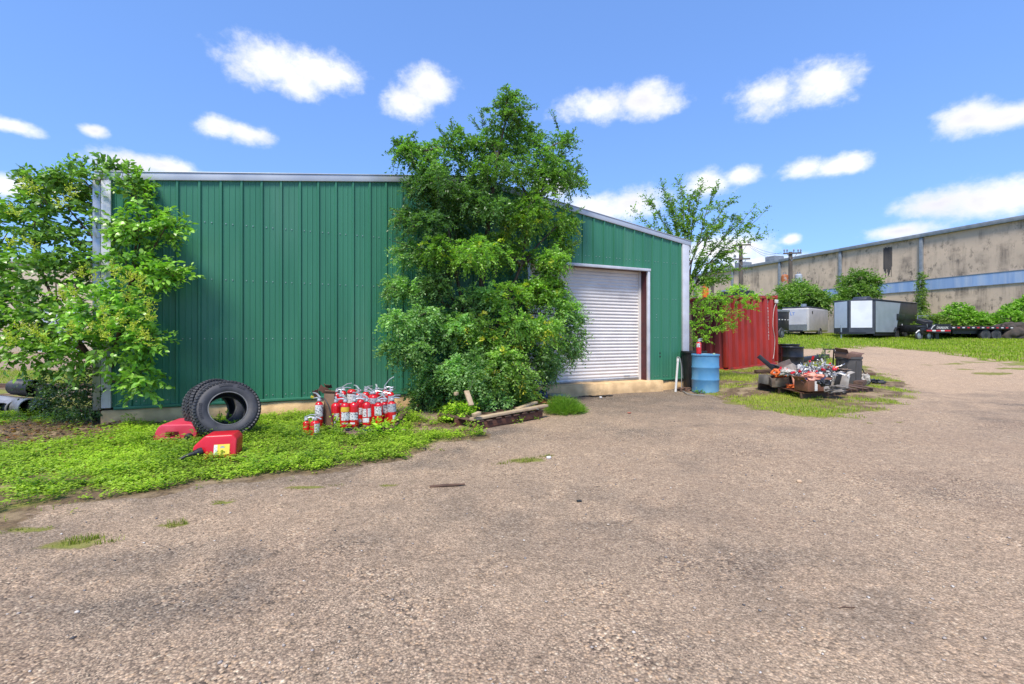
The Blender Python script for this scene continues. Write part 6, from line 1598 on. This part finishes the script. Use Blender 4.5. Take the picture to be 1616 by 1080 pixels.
st = m.build('run_off_stain', mat('black_mould', (.05, .045, .045), (.10, .085, .075), 3, .95, 0, .2, stretch=(1, 1, .2)), wh)
for k, x in ((0, 25.6), (1, 26.0)):
    m = MB(); m.bx(x, x + .10, .01, .14, 4.2, 7.6); m.build('conduit', galv, wh)
# beige building beyond the left tree
lb = thing('beige_building', 'pale beige building far behind the left tree', 'building', (-36.0, 40, 0), R(6))
m = MB(); m.bx(-30, 0, 0, .3, 0, 7.7); m.build('wall', mat('pale_beige_wall', (.52, .44, .33), (.46, .39, .29), .6, .9, c3=(.34, .28, .2), scale3=.4), lb)
m = MB(); m.bx(-30.2, .3, -.3, 14, 7.7, 8.05); m.build('roof_edge', trim_white, lb)
m = MB(); m.bx(-.3, 0, .31, 14, 0, 7.7); m.build('side_wall', MATS['pale_beige_wall'], lb)
for k in range(4):
    m = MB(); m.bx(-26 + k * 7, -22.4 + k * 7, -.04, -.003, .0, 3.6); m.build('dock_door', trim_grey, lb)

# ---- enclosed trailers
sil = mat('silver_trailer_skin', (.52, .49, .48), (.45, .43, .42), 2, .4, .1, .05); sil_w = mat('pale_trailer_front', (.56, .55, .57), (.49, .48, .50), 2, .4, .1)
blk = mat('black_trailer_skin', (.010, .011, .014), (.018, .019, .022), 2, .35); char = mat('charcoal_trim', (.035, .04, .055), (.05, .055, .07), 3, .45)
grey_side = mat('grey_trailer_side', (.26, .30, .33), (.30, .34, .37), 1.5, .4, .05, .04); pale_front = mat('pale_nose_panel', (.70, .72, .76), (.62, .64, .69), 1.5, .45)
def wheel(parent, c, r, w, ang=0, rim_m=None):
    m = MB(); q = Matrix.Translation(c) @ Matrix.Rotation(R(90), 4, 'X')
    m.lathe([(r * .6, -w / 2), (r * .94, -w / 2), (r, -w / 2 + .03), (r, w / 2 - .03), (r * .94, w / 2), (r * .6, w / 2)], 28, q, cap=True); ty = m.build('wheel', rubber, parent, smooth=40)
    m = MB(); m.lathe([(0, w / 2 + .002), (r * .2, w / 2 + .012), (r * .5, w / 2 - .01), (r * .58, w / 2 + .006)], 20, Matrix.Translation(c) @ Matrix.Rotation(R(90), 4, 'X'), cap=False); m.build('rim', rim_m or galv, ty, smooth=40)
def black_trailer():
    A = Vector((0.796 * 28.6, 28.6, 0)); B = Vector((.889 * 32.2, 32.2, 0)); d = (B - A); L = d.length
    z = tz(A.x, A.y)
    t = thing('enclosed_trailer', 'black and grey enclosed cargo trailer with pale nose panels and roof vent', 'trailer', (A.x, A.y, z - .05), math.atan2(d.y, d.x), 'enclosed cargo trailers')
    W, z0, z1 = 2.3, .42, 2.55                      # local x back along the side, local y into the body (left), nose at -x
    m = MB(); m.bx(.0, L, .02, W, z0, z1); m.build('body', blk, t, bevel=.03)
    m = MB(); m.prism([(.12, z0 + .10), (L * .46, z0 + .10), (L * .57, z1 - .08), (.12, z1 - .08)], .0, .019); m.build('grey_side_panel', grey_side, t)
    n1, n2 = Vector((0, .02)), Vector((-.85, W * .47)); n3 = Vector((0, W))
    m = MB(); k = [(0, .02), (-.85, W * .47), (0, W)]
    m.v = [(x, y, z0) for x, y in k] + [(x, y, z1) for x, y in k]; m.f = [(0, 1, 4, 3), (1, 2, 5, 4), (3, 4, 5), (2, 1, 0)]; m.build('nose', char, t)
    def on(a, b, f0, f1, za, zb, o=.012):
        d_ = b - a; nn = Vector((-abs(d_.y), d_.x if d_.x < 0 else -abs(d_.x) * -1)).normalized()
        nn = Vector((d_.y, -d_.x)).normalized(); 
        if nn.x > 0: nn = -nn
        p0, p1 = a + d_ * f0 + nn * o, a + d_ * f1 + nn * o
        return [(p0.x, p0.y, za), (p1.x, p1.y, za), (p1.x, p1.y, zb), (p0.x, p0.y, zb)]
    for a, b, f0, f1 in ((n1, n2, .10, .93), (n2, n3, .10, .95)):
        m = MB(); m.v = on(a, b, f0, f1, z0 + .38, z1 - .05); m.f = [(0, 1, 2, 3)]; m.build('nose_panel', pale_front, t)
    m = MB(); m.bx(-.1, L + .02, -.015, W + .01, z1, z1 + .06); m.build('roof', char, t, bevel=.02)
    m = MB(); m.prism([(.3, z1 + .06), (1.2, z1 + .06), (1.15, z1 + .20), (.9, z1 + .30), (.5, z1 + .26)], .6, 1.4); m.build('roof_vent', char, t, bevel=.04)
    m = MB(); m.bx(L * .47, L * .66, -.05, -.02, 1.35, 1.75); m.build('side_window', blk, t, bevel=.02)
    m = MB(); m.bx(0.02, L, .0, .10, z0 - .12, z0 - .002); m.build('frame_rail', blk, t)
    for x in (L * .50, L * .67): wheel(t, (x, .08, .36), .36, .22, 0, char)
    m = MB(); m.prism([(L * .40, .62), (L * .44, .86), (L * .73, .86), (L * .78, .62), (L * .75, .62), (L * .72, .80), (L * .45, .80), (L * .43, .62)], -.12, .02); m.build('fender', blk, t)
    m = MB(); m.box((L * .60, -.02, 1.02), (.09, .02, .12)); m.build('side_lamp', sticker, t)
    m = MB(); m.bar((-.3, .4, .45), (-1.6, W * .55, .45), .10, .12); m.bar((-.3, W - .3, .45), (-1.6, W * .55, .45), .10, .12); m.build('tow_frame', blk, t)
    m = MB(); m.tube([(-1.45, W * .55, .05), (-1.45, W * .55, .95)], .04, 10); m.build('jack', galv, t)
    m = MB(); m.bx(L + .02, L + 1.0, .2, W - .1, .45, .95); m.build('rear_ramp', black_metal, t)
black_trailer()
def silver_trailer():
    A = Vector((.651 * 31.5, 31.5, 0)); z = tz(A.x, A.y)
    t = thing('enclosed_trailer', 'smaller plain silver cargo trailer parked left of the black trailer', 'trailer', (A.x, A.y, z - .05), R(40), 'enclosed cargo trailers')
    L, W, z0, z1 = 4.2, 1.75, .38, 2.05
    m = MB(); m.bx(0, L, .0, W, z0, z1); m.build('body', sil, t, bevel=.12, seg=4)
    m = MB(); m.bx(-.012, -.004, .14, W - .12, z0 + .5, z1 - .14); m.build('front_panel', sil_w, t)
    m = MB(); m.bx(-.02, -.006, .12, W - .1, z0 + .04, z0 + .48); m.build('stone_guard', galv, t)
    m = MB(); m.bx(.03, L - .03, .03, W - .03, z1 + .002, z1 + .08); m.build('roof', char, t, bevel=.03)
    m = MB(); m.bx(.6, .75, -.02, .004, z1 - .42, z1 - .22); m.build('side_vent', blk, t, bevel=.01)
    blue_logo = mat('blue_print', (.08, .22, .62), (.06, .18, .5), 6, .5)
    me = text_mesh('LT', .30, blue_logo, 1.0); link('printed_mark', me, t, (-.016, 1.02, z1 - .42), (R(90), 0, R(-90)))
    m = MB(); m.tube([(.9, .6, z1 + .08), (.9, .6, z1 + .30)], .18, 12); m.build('roof_vent', galv, t)
    wheel(t, (2.3, .06, .33), .33, .2)
    m = MB(); m.bar((-.0, .4, .42), (-1.1, W / 2, .42), .09, .1); m.bar((0, W - .4, .42), (-1.1, W / 2, .42), .09, .1); m.build('tow_frame', blk, t)
    return t
silver_trailer()
dt = thing('dump_trailer', 'low black dump trailer mostly hidden behind the container and drums', 'trailer', (PX(1240, 530, 30).x - .2, 30, tz(18, 30) - .05), R(35))
m = MB(); m.bx(-1.6, .9, 0, 1.9, .55, 1.75); m.build('body', blk, dt, bevel=.03)
m = MB(); m.bx(-1.65, .95, -.03, 1.93, 1.75, 1.90); m.build('top_rail', galv, dt, bevel=.02)
for k in range(6):
    m = MB(); m.box((-1.3 + k * .4, -.02, 1.25), (.14, .02, .06)); m.build('reflector', sticker, dt)
wheel(dt, (-.2, .05, .36), .36, .2)

# ---- flatbed trailer, spare tyre and motorbike in the lawn
def flatbed():
    P0 = PX(1468, 536, 28.2); z = tz(P0.x, P0.y)
    t = thing('flatbed_trailer', 'long black gooseneck flatbed trailer with red and white reflector tape', 'trailer', (P0.x, P0.y, z - .05), R(8))
    Y = .0
    m = MB(); m.bx(1.5, 6.6, 0, 2.3, .72, .90); m.build('deck', black_metal, t, bevel=.02)
    m = MB(); m.bx(0.25, 1.5, .1, 2.2, .55, 1.02); m.build('toolbox', black_metal, t, bevel=.03)
    m = MB(); m.prism([(-.35, .62), (.3, .50), (1.45, .50), (1.45, 1.05), (.5, 1.05)], -.03, .09); m.build('neck_plate', black_metal, t)
    for x0, x1, mm in ((-.30, .10, ext_red), (.10, .36, sticker), (.36, .72, ext_red), (.72, .98, sticker), (.98, 1.42, ext_red)):
        m = MB(); m.bx(x0, x1, -.042, -.032, .60, .68); m.build('reflector_tape', mm, t)
    for k in range(14):
        m = MB(); m.bx(1.6 + k * .36, 1.78 + k * .36, -.012, -.002, .80, .86); m.build('reflector_tape', ext_red if k % 2 else sticker, t)
    mat('white_lettering', (.62, .62, .60), (.5, .5, .48), 8, .5)
    # the script on the neck is too blurred to read: a slanted row of pale strokes stands for it
    m = MB(); rr = random.Random(4)
    for k in range(9):
        x = .42 + k * .095; h = .13 if k else .17
        m.bar((x, -.036, .76), (x + .05, -.036, .76 + h), .012, .028)
        if k % 2: m.bar((x + .02, -.036, .83), (x + .085, -.036, .84), .012, .022)
        else: m.bar((x + .0, -.036, .765), (x + .08, -.036, .765), .012, .022)
    m.build('pale_script', MATS['white_lettering'], t)
    m = MB(); m.bar((.02, -.036, .72), (.16, -.036, .90), .012, .05); m.bar((.10, -.036, .88), (.30, -.036, .98), .012, .05); m.build('pale_flash', MATS['white_lettering'], t)
    for x in (4.2, 5.0): wheel(t, (x, .2, .36), .36, .24, 0, black_metal)
    m = MB(); m.bx(.75, 1.0, .3, .5, .0, .55); m.build('landing_leg', black_metal, t)
    m = MB(); m.bx(2.0, 6.2, .3, .42, .45, .72); m.build('frame_rail', black_metal, t)
    for k in range(6):
        m = MB(); m.bx(1.5 + k * .85, 2.3 + k * .85, .2, 2.1, .905, .94); m.build('deck_plank', wood_dark, t)
    c = Vector(t.location) + Vector((.55, 1.0, 1.20))
    sp = tyre('spare_tyre', 'black spare tyre lying on the front of the flatbed trailer', c, (.05, -.25, .95), 0, 6)
    del sp['group']
flatbed()
def motorbike():
    b = PX(1458, 537, 28.4); b.z = tz(b.x, b.y)
    t = thing('motorbike', 'small dark motorbike with white fenders standing before the flatbed', 'motorbike', b, R(15))
    for x in (-.42, .42):
        q = Matrix.Translation((x, 0, .28)) @ Matrix.Rotation(R(90), 4, 'X')
        m = MB(); m.lathe([(.20, -.05), (.27, -.05), (.29, 0), (.27, .05), (.20, .05), (.20, -.05)], 22, q, cap=False); w = m.build('wheel', rubber, t, smooth=40)
        m = MB(); m.lathe([(.0, .02), (.05, .03), (.19, .012)], 16, q, cap=False); m.build('rim', galv, w)
        m = MB(); m.tube([(x - .26, 0, .42), (x, 0, .62 if x > 0 else .60), (x + .24, 0, .46)], [.03, .05, .03], 8); m.build('fender', white_plastic, t, smooth=60)
    m = MB(); m.prism([(-.3, .35), (.25, .35), (.38, .70), (.1, .82), (-.45, .74)], -.10, .10); m.build('engine_body', black_metal, t, bevel=.04)
    m = MB(); m.prism([(-.55, .76), (.05, .78), (.02, .88), (-.52, .86)], -.10, .10); m.build('saddle', black_plastic, t, bevel=.03)
    m = MB(); m.tube([(.42, 0, .28), (.26, 0, 1.0)], .025, 8); m.build('fork', galv, t)
    m = MB(); m.tube([(.24, -.32, 1.02), (.28, -.1, 1.0), (.28, .1, 1.0), (.24, .32, 1.02)], .015, 6); m.build('handlebar', black_metal, t)
motorbike()
# chain-link fence rail behind
fn = thing('wire_fence', 'short stretch of grey wire fence between black trailer and hedge', 'fence', PX(1448, 537, 31.6)); fn.location.z = tz(fn.location.x, 31.6)
for k in range(3):
    m = MB(); m.tube([(k * 1.1, 0, 0), (k * 1.1, 0, 1.45)], .03, 8); m.build('post', galv, fn)
m = MB(); m.tube([(0, 0, 1.42), (2.2, 0, 1.42)], .025, 8); m.build('top_rail', galv, fn)
m = MB()
for k in range(22):
    m.bar((k * .1, .0, .05), (k * .1 + .0, 0, 1.4), .006); 
for k in range(12): m.bar((0, .006, .1 + k * .11), (2.2, .006, .1 + k * .11), .006)
m.build('wire_mesh', galv, fn)['kind'] = 'stuff'

# ---- vine-covered hedge along the warehouse
def hedge(label, lobs, Y, seed, pal, leaf=.17):
    b = PX(lobs[0][0], 530, Y); b.z = tz(b.x, Y); t = thing('vine_hedge', label, 'hedge', b, 0, 'vine mounds along the warehouse'); F = Foliage(seed)
    core = MB()
    for x, y, rx, ry in lobs:
        Yl = Y + F.r.normal(0, .3); c = PX(x, y, Yl); k = Yl / FPX
        F.lobe(c, (rx * k, .9, ry * k), int(40 + rx * ry * .75), leaf, .6, pal, 9, (.2, .5), up=.2, droop=.35, shell=.8, out=.6)
        core.tube([Vector(c) - Vector(b) + Vector((0, .1, -ry * k * .4)), Vector(c) - Vector(b) + Vector((.05, .15, ry * k * .3))], [rx * k * .5, rx * k * .3], 7)
    core.build('stems', twig_m, t); F.build('leaves', LEAF_D, t)
pg = ((.06, .13, .018), (.18, .31, .03))
hedge('tall round vine mound left of the hedge dip', [(1512, 494, 18, 14), (1502, 505, 14, 14), (1524, 506, 18, 16), (1512, 515, 22, 14)], 31.5, 81, pg)
hedge('low vine hedge behind the motorbike and spare tyre', [(1462, 506, 14, 9), (1478, 510, 16, 10), (1492, 516, 14, 12), (1470, 520, 18, 12), (1452, 520, 10, 12)], 31.5, 82, ((.06, .09, .025), (.16, .22, .04)))
hedge('vine hedge in the dip behind the flatbed deck', [(1540, 506, 16, 12), (1556, 512, 18, 12), (1572, 514, 16, 11), (1550, 522, 24, 11)], 31.5, 83, pg)
hedge('large sloping vine mound at the right edge', [(1590, 506, 22, 16), (1608, 496, 24, 18), (1630, 488, 30, 22), (1600, 518, 30, 16), (1625, 512, 30, 22), (1575, 518, 20, 12), (1650, 480, 30, 26)], 31.0, 84, pg)
lump('scrap_heap', 'dark heap of scrap under the vines at the right edge', 'scrap', PX(1602, 534, 29.5) + Vector((0, 0, .35)), (2.6, 1.2, 1.3), mat('dark_scrap', (.04, .035, .03), (.08, .06, .05), 3, .9, 0, .5), 90, .25, 16)
def vine_on(label, x, y0, y1, Y, seed):
    b = PX(x, y1, Y); t = thing('climbing_vine', label, 'vine', b); F = Foliage(seed)
    n = int((y1 - y0) / 6)
    for k in range(n):
        y = y0 + (y1 - y0) * (k + .5) / n; w = 3 + 7 * (k / n) ** 1.5
        c = PX(x + F.r.normal(0, 1.5), y, Y); F.lobe(c, (w * Y / FPX, .3, .35), int(14 + 3 * w), .17, .6, ((.05, .09, .02), (.14, .21, .03)), 7, (.15, .4), droop=.4)
    m = MB(); m.tube([(0, 0, -.3), (.05, .05, (y1 - y0) * Y / FPX)], .03, 5); m.build('stem', twig_m, t); F.build('leaves', LEAF_D, t)
vine_on('vine climbing the warehouse downspout behind the black trailer', 1455, 432, 500, 40.0, 91)
vine_on('vine on the warehouse downspout beside the upright tree', 1330, 435, 475, 46.5, 92)

# ---- utility poles
pole_m = mat('weathered_pole', (.13, .105, .085), (.09, .075, .06), 6, .9, 0, .3, stretch=(1, 1, .2)); insul = mat('grey_insulator', (.20, .21, .23), (.16, .17, .18), 8, .4)
def pole(label, x, ytop, Y, arms, trans=None, w=.19):
    b = PX(x, 530, Y); b.z = tz(b.x, Y); zt = PX(x, ytop, Y).z - b.z
    t = thing('utility_pole', label, 'utility pole', b, 0, 'wooden utility poles')
    m = MB(); m.tube([(0, 0, -.1), (0, 0, zt * .5), (0, 0, zt)], [w * 1.15, w, w * .8], 10); m.build('post', pole_m, t, smooth=50)
    for ya, hw0, hw1, pins in arms:
        z = PX(x, ya, Y).z - b.z; a0, a1 = -hw0 * Y / FPX, hw1 * Y / FPX
        m = MB(); m.bar((a0, -.2, z), (a1, -.2, z + .06), .11, .13); ar = m.build('crossarm', pole_m, t)
        for p in pins:
            xx = a0 + (a1 - a0) * p; q = MB(); q.lathe([(.03, 0), (.03, .12), (.07, .14), (.075, .22), (.05, .24), (.06, .30), (.03, .36), (0, .36)], 8, Matrix.Translation((xx, -.2, z + .08)), cap=False); q.build('insulator', insul, ar)
        m = MB(); m.bar((a0 * .5, -.2, z - .05), (0, -.18, z - .7), .04); m.bar((a1 * .5, -.2, z - .05), (0, -.18, z - .7), .04); m.build('brace', insul, t)
    if trans:
        for dx, mm, hh in trans:
            z = PX(x, 444, Y).z - b.z; m = MB(); m.lathe([(0, -hh / 2), (.30, -hh / 2), (.32, -hh / 2 + .05), (.32, hh / 2 - .05), (.2, hh / 2 + .04), (0, hh / 2 + .05)], 20, Matrix.Translation((dx, -.25, z)), cap=False); tr_ = m.build('transformer', mm, t, smooth=40)
            for k in (-.1, .12):
                q = MB(); q.lathe([(.04, 0), (.06, .08), (.04, .16), (.05, .24), (0, .28)], 8, Matrix.Translation((dx + k, -.25, z + hh / 2)), cap=False); q.build('bushing', insul, tr_)
    return t
PY = 44.0
pole('tall utility pole with two crossarms above the container', 1169, 386, PY, [(388, 14, 14, (.86, .97)), (410, 13, 13, (.05, .12))])
tg = mat('transformer_grey', (.42, .45, .49), (.36, .39, .43), 5, .45); tr = mat('transformer_rust', (.40, .30, .26), (.42, .13, .04), 2.2, .7, lo=.46, hi=.54)
pole('utility pole with two transformers against the warehouse', 1247.5, 398, PY, [(401, 13, 15, (.04, .20, .58, .82, .97))], [(-.72, tr, 1.1), (.62, tg, 1.2)], .21)
pole('utility pole topped by leaves left of the tall pole', 1124, 410, 52, [(416, 11, 11, (.1, .9))], None, .18)
wire_m = mat('dark_wire', (.03, .03, .032), (.04, .04, .042), 4, .6)
for i, (a, b, lab) in enumerate([((1181, 386), (1233, 399), 'upper thin overhead wire between the two nearest poles'), ((1182, 389), (1236, 404), 'lower sagging overhead wire between the two nearest poles'), ((1181, 386), (1263, 398), 'faint overhead wire reaching the far end of the right crossarm')]):
    A, B = PX(*a, PY - .2), PX(*b, PY - .2); t = thing('overhead_wire', lab, 'wire', (A + B) / 2, 0, 'overhead wires'); m = MB()
    m.tube([A.lerp(B, k / 12) - (A + B) / 2 + Vector((0, 0, -.5 * math.sin(math.pi * k / 12))) for k in range(13)], .012, 5); m.build('strand', wire_m, t)
